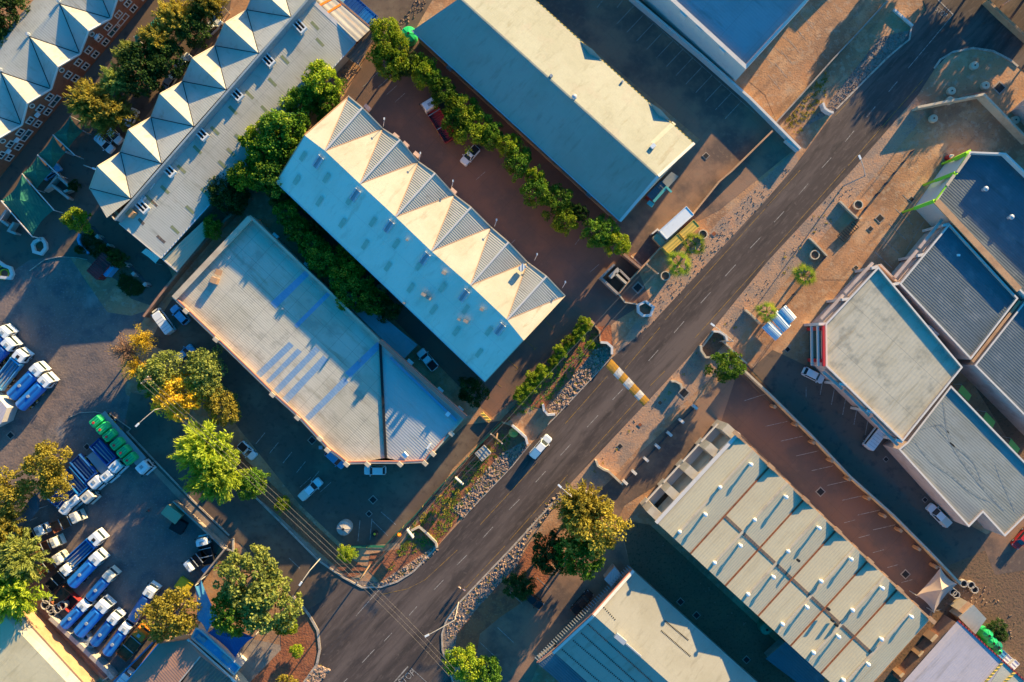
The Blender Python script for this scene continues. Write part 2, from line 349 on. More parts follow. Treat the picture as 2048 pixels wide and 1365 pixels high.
ground('lower_yard',[(1240,1040),(1300,1050),(1700,1420),(1500,1430),(1262,1142)],.04,'brownsoil')
ground('lot',[(1045,1190),(1110,1140),(1150,1110),(1240,1060),(1262,1140),(1080,1320),(1040,1420),(905,1420),(960,1270)],.045,'paveyard')
ground('corner_drive',[(420,1260),(560,1290),(575,1335),(540,1420),(380,1420)],.048,'pavement')
ground('east_yard',[(1900,1130),(2010,1085),(2120,1150),(2120,1420),(1700,1420),(1860,1240)],.038,'brownsoil')
ground('loading_bay',[(1960,1075),(2120,1000),(2120,1130),(1990,1150)],.042,'paveyard')
# verge strips
ground('verge',[(1590,300),(1542,345),(1440,440),(1300,600),(1225,716),(1300,652),(1535,397),(1600,335)],.03,'sandpale')
ground('verge',[(1828,185),(1705,340),(1536,522),(1399,691),(1144,964),(1094,1019),(1170,975),(1195,985),(1330,840),(1425,755),(1500,650),(1640,480),(1760,340),(1850,230)],.034,'sandpale')
ground('verge',[(1600,260),(1650,215),(1760,75),(1822,60),(1800,95),(1672,220)],.036,'rocksbase')
ground('green_strip',[(815,1075),(870,1000),(1000,842),(1050,870),(1052,895),(950,1000),(872,1095),(830,1143),(760,1165),(735,1140),(740,1108),(800,1098)],.05,'redsoil')
ground('rock_strip',[(1090,820),(1110,795),(1190,700),(1220,690),(1226,715),(1111,836)],.05,'rocksbase')
ground('rock_strip',[(1052,880),(1056,895),(945,1018),(925,1036),(905,1020),(1000,910)],.055,'rocksbase')
ground('red_strip',[(1000,842),(1085,752),(1190,655),(1222,650),(1225,690),(1190,700),(1088,818),(1052,812),(1015,845)],.052,'redsoil')
ground('rock_strip',[(760,1165),(870,1092),(878,1100),(827,1146),(795,1166),(755,1178),(722,1177),(640,1128),(648,1120),(700,1160)],.058,'rocksbase')
ground('red_verge',[(452,925),(470,900),(700,1115),(735,1140),(700,1158),(560,1035),(470,955)],.05,'redsoil')
ground('pavement',[(358,822),(470,955),(562,1036),(648,1120),(640,1128),(550,1040),(350,835)],.075,'pavement')
ground('rock_strip',[(1110,985),(1135,985),(1060,1070),(1035,1130),(960,1210),(915,1265),(905,1320),(885,1306),(883,1274),(888,1249),(917,1208)],.055,'rocksbase')
ground('red_verge',[(1060,1085),(1115,1060),(1095,1170),(1000,1235),(960,1268),(950,1330),(905,1335),(915,1265),(960,1210),(1035,1130)],.052,'redsoil')
ground('red_verge',[(560,1232),(597,1204),(620,1236),(634,1262),(638,1300),(630,1330),(610,1362),(520,1420),(500,1365),(562,1300)],.05,'redsoil')
ground('pavement',[(254,863),(385,1000),(459,1071),(450,1098),(246,878)],.075,'pavement')
# roads
ground('road',[(1975,-80),(1846,0),(1852,20),(1823,55),(1800,95),(1672,220),(1583,341),(1535,397),(1299,652),(1224,716),(1111,836),(1061,889),(1024,934),(937,1025),(872,1096),(827,1144),(795,1164),(762,1175),(724,1176),(687,1156),(637,1122),(550,1034),(470,955),(354,833),(330,800),(262,785),(246,868),(385,1008),(459,1078),(479,1085),(597,1204),(619,1234),(634,1261),(638,1299),(632,1329),(600,1380),(560,1500),(960,1500),(905,1365),(884,1306),(882,1274),(887,1249),(917,1208),(1024,1096),(1094,1019),(1144,964),(1299,799),(1399,691),(1536,522),(1705,340),(1836,190),(1868,140),(1895,112),(1930,98),(1975,100),(2020,120),(2070,160),(2300,140),(2300,-80)],.065,'asphalt')
ground('side_road_surface',[(354,833),(470,955),(550,1034),(637,1122),(687,1156),(640,1205),(612,1222),(597,1204),(479,1085),(459,1078),(385,1008),(246,868),(262,785),(330,800)],.08,'asphaltdark')
def strip(name,pts,wpx,z,m,kind='structure'):
    pts=[P(x,y,0) for x,y in pts]; b=MB(); wv=wpx*HC/SF
    for i in range(len(pts)-1):
        d=(pts[i+1]-pts[i]).normalized(); n=Vector((-d.y,d.x,0))*wv/2; zz=Vector((0,0,z+i*.0005))
        b.face([pts[i]+n+zz,pts[i]-n+zz,pts[i+1]-n+zz,pts[i+1]+n+zz])
    return b,b.obj(name,M[m],kind=kind) if m else None
def marks(name,segs,wpx,z,m):
    b=MB(); wv=wpx*HC/SF
    for x0,y0,x1,y1 in segs:
        a,c=P(x0,y0),P(x1,y1); d=(c-a).normalized(); n=Vector((-d.y,d.x,0))*wv/2; zz=Vector((0,0,z))
        b.face([a+n+zz,a-n+zz,c-n+zz,c+n+zz])
    return b.obj(name,M[m],kind='structure')
marks('lane_markings',[(1906,30,1816,137),(1794,164,1777,184),(1750,214,1733,235),(1708,262,1690,284),(1662,316,1643,337),(1616,368,1597,390),(1568,423,1548,445),(1521,475,1500,497),(1471,530,1450,553),(1421,585,1401,607),(1368,643,1348,666),(1316,701,1297,722),(1246,778,1225,800),(1196,831,1174,855),(1141,889,1121,911),(1091,943,1071,965),(1039,999,1018,1020),(986,1054,966,1076),(934,1110,914,1130),(887,1160,868,1180),(834,1213,818,1231),(784,1266,768,1283),(749,1299,724,1326),(695,1357,680,1372),(578,1116,600,1137)],1.25,.09,'markwhite')
marks('stop_lines',[(1875,0,1906,30),(816,1333,788,1365)],2.4,.092,'markwhite')
marks('stop_lines',[(822,1336,853,1364),(760,1178,712,1232)],1.0,.091,'marklite')
marks('edge_lines',[(1846,160,1696,332),(1690,338,1536,512),(1530,520,1389,677),(1460,680,1440,700),(1700,200,1670,232),(1600,341,1535,412),(1530,418,1330,640),(1320,655,1250,738),(1215,752,1130,848),(1330,742,1300,772),(1275,800,1180,905),(1135,950,1020,1080),(1010,1092,930,1178),(1075,925,960,1050),(915,1100,850,1160),(850,1160,815,1178),(815,1178,760,1190)],1.1,.089,'markyellow')
marks('lane_markings',[(0,0,0,0.01)],.1,.09,'markwhite') if False else None
def text3(name,s,x,y,dirpx,size,z,m,parent=None,xs=1.0,flat=True,**kw):
    cu=bpy.data.curves.new(name,'FONT'); cu.body=s; cu.size=size; cu.align_x='CENTER'; cu.align_y='CENTER'; cu.extrude=.002 if not flat else 0
    cu.materials.append(M[m]); o=bpy.data.objects.new(name,cu); COL.objects.link(o)
    o.location=P(x,y,0)+Vector((0,0,z)); o.rotation_euler=(0,0,math.atan2(-dirpx[1],dirpx[0])); o.scale=(1,xs,1)
    return tag(o,**kw)
text3('road_lettering','STOP',1882,26,(23,19),1.05,.093,'markwhite',xs=1.35,kind='structure')
text3('road_lettering','STOP',814,1355,(35,-28),1.45,.093,'markwhite',xs=1.2,kind='structure')
# speed hump
q=[P(1211,734),P(1223,718),P(1299,800),P(1287,812)]
ts=[0,.2,.33,.45,.6,.75,.87,1]; hump=empty('speed_hump',(q[0]+q[2])/2,0,'yellow and white striped speed hump across the main road','speed hump')
for i in range(7):
    b=MB(); a0=q[0].lerp(q[3],ts[i]); a1=q[0].lerp(q[3],ts[i+1]); c0=q[1].lerp(q[2],ts[i]); c1=q[1].lerp(q[2],ts[i+1])
    prof=[(0,.067),(.2,.13),(.5,.16),(.8,.13),(1,.067)]
    for (u,z0),(v,z1) in zip(prof,prof[1:]):
        pt=lambda s,e,t,z: Vector((s.lerp(e,t).x,s.lerp(e,t).y,z+i*.0004))
        b.face([pt(a0,c0,u,z0),pt(a1,c1,u,z0),pt(a1,c1,v,z1),pt(a0,c0,v,z1)])
    b.obj('stripe',M['humpyellow' if i%2==0 else 'humpwhite'],hump)
# kerbs
def kerb(pts,w=.16,h=.15,m='kerb'):
    b=MB(); b.wall([P(x,y) for x,y in pts],w,.0,.065+h); b.obj('kerb',M[m],kind='structure')
kerb([(1822,56),(1818,80),(1800,94),(1770,120),(1672,219)],.3)
kerb([(1224,714),(1111,834),(1095,850)]); kerb([(1061,888),(1024,933),(937,1024),(928,1035)])
kerb([(872,1095),(827,1143),(795,1163),(762,1174),(724,1175),(687,1155),(637,1121),(550,1033),(470,954),(354,832),(372,818)],.3)
kerb([(254,863),(385,1000),(459,1071)],.3)
kerb([(1104,1007),(1024,1095),(917,1207),(893,1240),(884,1268),(885,1300),(905,1360),(925,1420)],.3)
kerb([(585,1192),(600,1205),(621,1234),(636,1261),(640,1299),(634,1329),(600,1376)],.45)
kerb([(1868,138),(1880,120),(1905,105),(1945,97),(1985,103),(2020,121),(2035,134)],.35)
kerb([(0,-0),(1,0)]) if False else None
kerb([(1906,1112),(1850,1100),(1800,1060)],.15) if False else None
kerb([(140,835),(160,826),(190,824),(225,832),(262,858),(256,864)],.12)
kerb([(60,542),(90,520),(120,514),(155,516),(175,520)],.12)
kerb([(80,812),(112,780)],.1) if False else None
# parking bays
def bays(a,b_,n,d,m='marklite',w=1.0,z=.056):
    segs=[]
    for i in range(n):
        t=i/(n-1) if n>1 else 0; x=a[0]+(b_[0]-a[0])*t; y=a[1]+(b_[1]-a[1])*t; segs.append((x,y,x+d[0],y+d[1]))
    marks('bay_markings',segs,w,z,m)
bays((1267,13),(1483,203),12,(-33,35)); bays((1206,0),(1246,0),2,(-12,16))
marks('bay_markings',[(1255,0,1510,228)],.7,.058,'marklite')
bays((1601,28),(1536,150),6,(25,30),w=.7); bays((1640,-10),(1530,115),7,(18,16),w=.6)
bays((1488,802),(1500,795),1,(44,-14)); bays((1575,843),(1790,1050),8,(-44,10),w=1.0,z=.06); bays((1688,1046),(1860,1225),7,(22,-6),w=.9,z=.06)
bays((1640,790),(1730,870),5,(6,-32),w=1.2,z=.06); bays((1612,775),(1616,755),1,(0,20))
bays((512,888),(620,965),5,(18,-22),m='markwhite',w=1.3); bays((600,975),(640,985),2,(22,-20),m='markwhite')
bays((352,708),(400,750),2,(-16,22),m='markwhite',w=1.4)
bays((716,1083),(740,1080),2,(4,-42),m='markwhite',w=1.3); marks('bay_markings',[(745,1042,776,1072),(762,1024,792,1050)],1.3,.057,'markwhite')
bays((1805,390),(1750,505),5,(34,32),m='markwhite',w=1.3); marks('bay_markings',[(1848,443,1812,500)],1,.062,'marklite')
bays((995,1255),(960,1285),2,(32,30),m='markwhite',w=1.2,z=.07); bays((1020,1185),(1074,1156),2,(24,22),m='markwhite',w=1.0,z=.07)
bays((725,175),(1180,545),3,(18,-16),w=.8,z=.057); bays((740,160),(790,205),4,(20,-18),w=.8,z=.058)
marks('bay_markings',[(1010,500,1030,480),(1150,490,1165,470)],.8,.058,'marklite')
marks('bay_markings',[(1088,640,1106,657),(1050,680,1070,698),(1016,720,1036,737),(990,765,1003,774)],1.2,.06,'markyellow')
marks('bay_markings',[(1110,655,1103,661),(1074,695,1067,701),(1040,733,1031,741)],1.2,.061,'markyellow')
# ---------------- buildings ----------------
def bld(label,at,cat='building',name='building',group=None):
    return empty(name,P(at[0],at[1],0),0,label,cat,group)
def roofpart(par,faces,m,name='roof',th=0.0,label=None):
    b=MB()
    for f in faces: b.face(f)
    for i,f in enumerate(b.f):       # make normals face up
        p=[Vector(b.v[k]) for k in f]; n=(p[1]-p[0]).cross(p[2]-p[0])
        if n.z<0: b.f[i]=tuple(reversed(f))
    return b.obj(name,M[m],par,label=label)
def walls_under(par,poly,m,ztop=None,ins=.35,name='wall'):
    """vertical walls below an eave outline poly (world points with z), inset from the eaves"""
    q=inset(poly,ins); b=MB(); n=len(q)
    a=sum(q[i].x*q[(i+1)%n].y-q[(i+1)%n].x*q[i].y for i in range(n))
    for i in range(n):
        j=(i+1)%n; z0,z1=poly[i].z-.06,poly[j].z-.06
        f=[(q[i].x,q[i].y,0),(q[j].x,q[j].y,0),(q[j].x,q[j].y,z1),(q[i].x,q[i].y,z0)]
        b.face(f if a>0 else list(reversed(f)))
    return b.obj(name,M[m],par)
def fascia(par,pts,m,w=.18,h=.28,name='fascia',closed=False):
    b=MB(); pts=list(pts)+([pts[0]] if closed else [])
    for a,c in zip(pts,pts[1:]): b.bar(Vector(a)+Vector((0,0,-.04)),Vector(c)+Vector((0,0,-.04)),w,h)
    return b.obj(name,M[m],par)
def parapet_building(par,poly_px,zt,drop,wallm,roofm_,t=.35,capm=None,zslope=None):
    """flat roofed block: outline traced at parapet top zt, roof lies 'drop' below"""
    o=[P(x,y,zt) for x,y in poly_px]; n=len(o); q=inset(o,t)
    a=sum(o[i].x*o[(i+1)%n].y-o[(i+1)%n].x*o[i].y for i in range(n)); b=MB()
    def f(pts,b=b): b.face(pts if a>0 else list(reversed(pts)))
    for i in range(n):
        j=(i+1)%n
        f([(o[i].x,o[i].y,0),(o[j].x,o[j].y,0),(o[j].x,o[j].y,zt),(o[i].x,o[i].y,zt)])
        f([(q[j].x,q[j].y,zt-drop-.3),(q[i].x,q[i].y,zt-drop-.3),(q[i].x,q[i].y,zt),(q[j].x,q[j].y,zt)])
    b.obj('wall',M[wallm],par)
    c=MB()
    for i in range(n):
        j=(i+1)%n; pts=[(o[i].x,o[i].y,zt+.004),(o[j].x,o[j].y,zt+.004),(q[j].x,q[j].y,zt+.004),(q[i].x,q[i].y,zt+.004)]
        c.face(pts if a>0 else list(reversed(pts)))
    c.obj('coping',M[capm or wallm],par)
    zs=zslope or (lambda p:zt-drop)
    if roofm_: roofpart(par,[[(v.x,v.y,zs(v)) for v in q]],roofm_)
    return o,q
def on_roof(A,B,C):
    """plane through three world points -> function x,y -> z and pixel -> point"""
    n=(B-A).cross(C-A)
    def z(x,y): return A.z-(n.x*(x-A.x)+n.y*(y-A.y))/n.z
    def px(x,y):
        d=Vector(((x-1024)/SF,(682.5-y)/SF,-1)); c=Vector((0,0,HC)); k=(A-c).dot(n)/d.dot(n); return c+d*k
    return z,px
def sheet(par,px,quad,name,m,lift=.02):
    b=MB(); b.face([px(*q)+Vector((0,0,lift)) for q in quad]); f=b.f[0]
    p=[Vector(q) for q in b.v]
    if (p[1]-p[0]).cross(p[2]-p[0]).z<0: b.f[0]=tuple(reversed(f))
    return b.obj(name,M[m],par)
def win(par,A,B,cx,cy,wd,ht,oval=False,name='window',fm='white',gm='glass',z=None,out=1):
    """window on the vertical wall A-B centred at photo pixel cx,cy"""
    t=Vector((B.x-A.x,B.y-A.y,0)).normalized(); n=Vector((t.y,-t.x,0))
    if n.dot(-A)<0: n=-n
    c=ray_wall(cx,cy,A,B)
    if z is not None: c.z=z
    b=MB(); g=MB(); N=12 if oval else 4
    def pt(u,v,o): return c+t*u+Vector((0,0,v))+n*o
    if oval:
        ou=[(wd/2*math.cos(2*math.pi*i/N),ht/2*math.sin(2*math.pi*i/N)) for i in range(N)]; inn=[(u*.68,v*.72) for u,v in ou]
    else:
        ou=[(-wd/2,-ht/2),(wd/2,-ht/2),(wd/2,ht/2),(-wd/2,ht/2)]; f=.2; inn=[(-wd/2+f,-ht/2+f),(wd/2-f,-ht/2+f),(wd/2-f,ht/2-f),(-wd/2+f,ht/2-f)]
    for i in range(N):
        j=(i+1)%N
        b.face([pt(*ou[i],.12),pt(*ou[j],.12),pt(*inn[j],.12),pt(*inn[i],.12)])
        b.face([pt(*ou[i],-.02),pt(*ou[j],-.02),pt(*ou[j],.12),pt(*ou[i],.12)])
        b.face([pt(*inn[i],.12),pt(*inn[j],.12),pt(*inn[j],.03),pt(*inn[i],.03)])
    if not oval: b.bar(pt(0,-ht/2+f,.08),pt(0,ht/2-f,.08),.09,.09)
    w_=b.obj(name,M[fm],par)
    g.face([pt(*p,.04) for p in inn]); g.obj('pane',M[gm],w_)
    return w_
def gabled_front(par,Ppx,Apx,Vpx,zr,ze,m_main,m_gl,flip=1):
    """row of cross gables: P ridge ends, A gable apexes, V eave valleys (Vpx has one more entry than Apx)"""
    Pw=[P(x,y,zr) for x,y in Ppx]; A=[P(x,y,zr) for x,y in Apx]; V=[P(x,y,ze) for x,y in Vpx]
    gl=[];mn=[]
    for i in range(len(A)):
        gl.append([Pw[i],V[i],A[i]]); gl.append([Pw[i],A[i],V[i+1]])
    for i in range(len(A)-1): mn.append([Pw[i],V[i+1],Pw[i+1]])
    return Pw,A,V,gl,mn

# --- brick office block with cross gables (upper left corner)
B=bld('two storey brick building with saw-tooth gables and oval gable windows in the upper left corner',(60,150))
dxy=(-58.7,71.2)
Ppx=[(237,-136),(178,-65),(119.5,8),(59,73.5),(2,145),(-57,216),(-116,288)]
Apx=[(296,-82),(237,-10),(177.5,62),(116,134),(55,207),(-6,279),(-65,350)]
Vpx=[(341,-106),(281,-35),(221.5,37.5),(160,108),(102,178.5),(43.5,250),(-16,322),(-75,393)]
Pw,A,V,gl,mn=gabled_front(B,Ppx,Apx,Vpx,8.0,5.3,None,None)
roofpart(B,gl,'roof_gable',name='gable_roof')
bk=[P(x-47*.795*.93,y-47*.607*.93,5.3) for x,y in Ppx]
roofpart(B,mn,'roof_grey',name='front_roof'); roofpart(B,[[Pw[i],bk[i],bk[i+1],Pw[i+1]] for i in range(len(Pw)-1)],'roof_brick_side',name='back_roof')
b=MB()
for i in range(len(A)): b.face([V[i],V[i+1],A[i]] if False else [V[i]+Vector((-.25,.2,0)),A[i]+Vector((-.25,.2,-.05)),V[i+1]+Vector((-.25,.2,0))])
for i in range(len(V)-1): b.face([(V[i].x-.25,V[i].y+.2,0),(V[i].x-.25,V[i].y+.2,5.3),(V[i+1].x-.25,V[i+1].y+.2,5.3),(V[i+1].x-.25,V[i+1].y+.2,0)])
for a_,c_ in ((V[0],bk[0]),(bk[0],bk[-1]),(bk[-1],V[-1])): b.face([(a_.x,a_.y,0),(c_.x,c_.y,0),(c_.x,c_.y,5.25),(a_.x,a_.y,5.25)])
b.obj('wall',M['brick'],B)
pts=[]
for i in range(len(A)): pts+= [V[i],A[i]]
fascia(B,pts+[V[-1]],'white',.22,.3); 
b=MB()
for i in range(len(A)): b.bar(Pw[i],V[i],.16,.1); b.bar(Pw[i],V[i+1],.16,.1)
b.obj('valley_gutter',M['dark'],B)
fa,fb=V[1]+Vector((-.25,.2,0)),V[6]+Vector((-.25,.2,0))
for x,y in ((219,56),(200,77.5),(179,102),(158,126),(137.5,150.6),(240,32),(100,195),(82,218),(62.5,242.5),(43,266),(24,290),(8,312),(260,10.6)): win(B,fa,fb,x,y,1.5,1.5,z=3.9)
for x,y in ((214,87),(193,111),(172.5,134),(152,158),(98,225),(77.5,249),(41,295),(23,317),(272.5,22),(295,1)): win(B,fa,fb,x,y,1.5,1.5,z=1.6)
for x,y in ((184.5,69),(122.5,140),(245,0),(64,212),(7.5,283)): win(B,fa,fb,x,y,1.0,1.35,True,name='oval_window',gm='glassteal',z=6.1)
for x,y in ((230,64),(249,42),(172,120) if False else (114,205),(58,273.5)): win(B,fa,fb,x,y,2.6,1.5,name='shop_window',gm='glassteal',z=1.9)
for x,y in ((72,228),(31,278.5),(14,301),(191,72)):
    c=ray_wall(x,y,fa,fb); b=MB(); b.box(c+Vector((.25,-.2,0)),(.9,.45,.6),R(50)); b.obj('cooling_unit',M['paintwhite'],B)
for x,y in ((119,3),(58,70),(2,140)):
    b=MB(); c=P(x,y,8.0); b.box(c+Vector((0,0,.3)),(.5,.5,.6)); b.cyl(c+Vector((.3,0,0)),c+Vector((.3,0,1.2)),.04,n=5); b.obj('ridge_vent',M['galv'],B)

# --- long grey building with gables on its north-west side
B=bld('long grey metal-roofed building with a row of peaked gables along its upper left side',(400,260))
Ppx=[(647,-36),(582.5,35),(517.5,107),(453,180),(388,253.5),(323,327.5),(262,398)]
Apx=[(578,-98),(514,-27),(450,46),(385,117),(320,188),(257,260),(195,333)]
Vpx=[(622,-124),(557,-53),(493,20),(430,92),(365,163),(302,235),(241,305),(179,377)]
Pw,A,V,gl,mn=gabled_front(B,Ppx,Apx,Vpx,8.5,5.5,None,None)
E0=P(230,441,8.5); 
roofpart(B,gl,'roof_gable',name='gable_roof')
roofpart(B,mn+[[Pw[-1],V[-1],P(230,441,5.55)+Vector((-.0,0,2.9))]],'roof_grey',name='front_roof')
RT=[P(647,-36,8.5),E0]
off=Vector((.674,-.738,0))
# ridge step wall and lower roof
zl=6.0
s0,s1=P(660,-22,8.5),P(236,446,8.5)
s0=RT[0]; s1=E0
b=MB()
b.face([(s0.x,s0.y,zl-.3),(s1.x,s1.y,zl-.3),(s1.x,s1.y,8.5),(s0.x,s0.y,8.5)])
b.bar(s0,s1,.35,.2); b.obj('ridge_wall',M['roof_top'],B)
e1=P(322,517,4.1); e0=P(711,86,4.1)
L0=Vector((s0.x,s0.y,zl)); L1=Vector((s1.x,s1.y,zl)); 
t0=P(627,6,zl); c0=P(713,87,4.1)
zf,pxl=on_roof(L1,e1,e0)
q0=pxl(627,4)
roofpart(B,[[pxl(238,447),e1,e0,q0]],'roof_grey',name='lower_roof')
walls_under(B,[V[0],V[-1],Vector((e1.x,e1.y,4.1)),Vector((e0.x,e0.y,4.1)),Vector((q0.x,q0.y,q0.z))],'creamwall',ins=.4)
b=MB(); gb=[V[-1],P(230,441,8.45)]
b.face([(V[-1].x,V[-1].y,5.4),(E0.x,E0.y,5.4),(E0.x,E0.y,8.4)]); b.face([(E0.x,E0.y,3.8),(e1.x,e1.y,3.8),(e1.x,e1.y,4.05),(L1.x,L1.y,zl-.1),(E0.x,E0.y,8.4)])
b.obj('end_wall',M['creamwall'],B)
fascia(B,[pxl(627,4),pxl(672,46),e0],'white',.7,.15,name='end_flashing'); fascia(B,[e0,e1],'galv',.2,.2,name='gutter'); fascia(B,[e1,pxl(238,447)],'white',.15,.2)
pts=[]
for i in range(len(A)): pts+= [V[i],A[i]]
fascia(B,pts+[V[-1],E0],'creamwall',.15,.2)
b=MB()
for i in range(len(A)): b.bar(Pw[i],V[i],.14,.08); b.bar(Pw[i],V[i+1],.14,.08)
b.obj('valley_gutter',M['dark'],B)
for x,y in ((475,190),(405,269),(538,122),(340,342),(287,414),(601,55)):
    c=pxl(x,y); mon=MB(); d=Vector((.69,-.72,0)); mon.bar(c-d*.95+Vector((0,0,.75)),c+d*.95+Vector((0,0,.45)),.2,.35); 
    mon.bar(c-d*.95+Vector((.5,.45,.75)),c+d*.95+Vector((.5,.45,.45)),.22,.35); mon.bar(c-d*.95+Vector((-.5,-.45,.75)),c+d*.95+Vector((-.5,-.45,.45)),.22,.35)
    mon.box(c+d*1.05+Vector((0,0,.35)),(.3,1.5,.75),R(-45)); 
    mo=mon.obj('roof_monitor',M['paintwhite'],B); dk=MB(); dk.box(c+Vector((0,0,.25)),(1.8,1.0,.25),R(-45)); dk.obj('louvre',M['dark'],mo)
for x,y in ((466,221),(499,190),(430,262),(363,339),(395,300),(640,85),(630,52),(567,57),(505,125),(570,120),(410,385),(350,460),(612,180) if False else (545,165),(462,305),(478,277),(380,420) ,(445,330),(330,380),(300,400),(530,220)):
    d=Vector((.69,-.72,0)); e=Vector((.72,.69,0)); b=MB(); 
    c=pxl(x,y)
    cs=[c-d*.9-e*.28,c+d*.9-e*.28,c+d*.9+e*.28,c-d*.9+e*.28]; b.face([Vector((p.x,p.y,zf(p.x,p.y)+.02)) for p in cs]); b.obj('skylight',M['skylight'],B)
c=pxl(266,428); b=MB(); b.box(c+Vector((0,0,.7)),(1.3,1.3,1.4),R(45)); b.obj('chimney',M['orangewall'],B)
b=MB(); c=pxl(283,398); b.box(c+Vector((0,0,.3)),(1.6,1.2,.6),R(45)); c=pxl(297,381); b.bar(pxl(300,380)+Vector((0,0,.3)),pxl(310,366)+Vector((0,0,.3)),.35,.35); b.obj('air_duct',M['galv'],B)
for q in (((301,402),(304,399),(316,412),(313,415)),((275,440),(279,436),(290,447),(286,452)),((312,474),(316,470),(332,484),(328,488))): sheet(B,pxl,q,'rust_patch','roof_oldbrown',.02)
# lean-to below it
L=bld('narrow corrugated lean-to shed against the lower right end of the grey gabled building',(370,490),'shed','lean_to')
o=[P(400,447,3.2),P(414,458,3.0) ,P(356,543,2.6),P(327,517,3.0)]; o=[P(405,444,3.4),P(424,460,2.8),P(355,544,2.8),P(325,518,3.4)]
roofpart(L,[o],'roof_hall'); walls_under(L,o,'greywall',ins=.2); fascia(L,[o[2],o[3]],'white',.25,.25); fascia(L,[o[0],o[1]],'white',.25,.25)
L=bld('pale green canopy roof at the corner of the grey gabled building',(305,510),'canopy','canopy')
o=[P(292,497,2.9),P(321,515,2.9),P(311,527,2.8),P(296,514,2.8),P(283,505,2.8)]
roofpart(L,[o],'roof_saw'); b=MB()
for p in (o[2],o[4]): b.cyl((p.x,p.y,0),(p.x,p.y,2.75),.06,n=6)
b.obj('post',M['steel'],L)
# rusty roof end section
L=bld('lean-to with rusty striped corrugated roof at the top edge beside the grey gabled building',(690,50),'shed','lean_to')
o=[P(632,-8,5.0),P(672,-8,4.2),P(742,58,4.2),P(716,86,5.0)]
o=[P(628,2,5.4),P(660,-14,4.6),P(743,57,4.2),P(714,84,4.9)]
roofpart(L,[o],'roof_rust'); walls_under(L,o,'brickwall'); fascia(L,[o[1],o[2]],'brickwall',.35,.3)
for k in (.12,.3):
    a=o[0].lerp(o[3],k); c=o[1].lerp(o[2],k); b=MB(); b.bar(a.lerp(c,.05)+Vector((0,0,.05)),a.lerp(c,.9)+Vector((0,0,.05)),.4,.05); b.obj('rusted_sheet',M['orange'],L)
L=bld('open shed with weathered brown corrugated roof under the big bright tree at the top',(725,95),'shed','shed')
o=[P(741,60,3.6),P(754,67,3.3),P(717,131,2.8),P(692,113,3.2)]
roofpart(L,[o],'roof_oldbrown'); b=MB()
for p in inset(o,.3): b.cyl((p.x,p.y,0),(p.x,p.y,2.9),.08,n=6)
b.obj('post',M['steel'],L)

# --- sawtooth central hall
B=bld('large central hall with cream zig-zag gables and a long shaded blue-grey roof slope',(840,470),'hall')
Ppx=[(650,302),(720,368),(791,434),(863,503),(941,571),(1014,640)]
Apx=[(725,216),(800,280),(870,347),(942,415),(1017,485),(1093,553)]
Vpx=[(697,193),(766,258),(837,324),(909,390),(982,455),(1055,525),(1130,592)]
Pw,A,V,gl,mn=gabled_front(B,Ppx,Apx,Vpx,10.6,7.6,None,None)
r0,r1=P(609,271,10.6),P(1047,681,10.6)
mn=[[r0,Pw[0],V[0]]]+mn+[[Pw[-1],r1,V[-1]]]
roofpart(B,gl,'roof_sawgable',name='gable_roof'); roofpart(B,mn,'roof_cream',name='front_roof')
w0,w1=P(552,365,7.6),P(970,764,7.6)
zs,pxs=on_roof(r0,r1,w1)
rl=[r0]+Pw+[r1]; tot=(r1-r0).length; el=[w0.lerp(w1,min(1,max(0,(p-r0).dot((r1-r0).normalized())/tot))) for p in rl]
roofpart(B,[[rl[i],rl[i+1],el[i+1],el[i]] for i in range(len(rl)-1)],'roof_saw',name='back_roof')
walls_under(B,[V[0],V[-1],w1,w0],'pinkwall',ins=.5)
b=MB()
for i in range(len(A)): b.face([V[i]+Vector((-.1,-.1,0)),A[i]+Vector((-.1,-.1,-.05)),V[i+1]+Vector((-.1,-.1,0))])
for a_,r_,c_ in ((V[0],r0,w0),(V[-1],r1,w1)): b.face([a_,r_,c_])
b.obj('gable_wall',M['pinkwall'],B)
b=MB()
for i in range(len(A)): b.bar(Pw[i]+Vector((0,0,.06)),A[i]+Vector((0,0,.06)),.3,.06)
b.obj('ridge_cap',M['white'],B)
pts=[]
for i in range(len(A)): pts+= [V[i],A[i]]
fascia(B,pts+[V[-1]],'creamwall',.2,.3); fascia(B,[V[0],r0,w0],'orangewall',.14,.25); fascia(B,[w0,w1],'galv',.15,.2,name='gutter'); fascia(B,[w1,r1,V[-1]],'creamwall',.14,.25)
b=MB()
for i in range(len(A)): b.bar(Pw[i]+Vector((0,0,.02)),V[i]+Vector((0,0,.02)),.12,.06); b.bar(Pw[i]+Vector((0,0,.02)),V[i+1]+Vector((0,0,.02)),.12,.06)
b.obj('valley_flashing',M['orangewall'],B)
du=(r1-r0).normalized(); dv=(w0-r0).normalized()
def on(pt,l=.02): return Vector((pt.x,pt.y,zs(pt.x,pt.y)+l))
for k in range(18):
    for row,f in ((0,.30),(1,.70)):
        s=(k+.62+row*.45)/18.6; c=r0.lerp(r1,s).lerp(w0.lerp(w1,s),f); h=.9; b=MB()
        if k%3!=2 or row==1: pass
        b.face([on(c-du*.38-dv*h),on(c+du*.38-dv*h),on(c+du*.38+dv*h),on(c-du*.38+dv*h)][::-1]); 
        if k%2==0: b.obj('skylight',M['skyteal'],B)
for x,y in ((636,325),(710,391),(777,454),(849,518),(927,592),(999,659)):
    c=pxs(x,y); b=MB(); a=c-dv*1.1; e=c+dv*1.1
    for s_ in (-.45,.45): b.bar(on(a+du*s_,.12),on(e+du*s_,.12),.28,.3)
    mo=b.obj('roof_monitor',M['galv'],B); b=MB(); b.bar(on(a,.04),on(e,.04),.5,.14); b.obj('louvre',M['paintgrey'],mo)
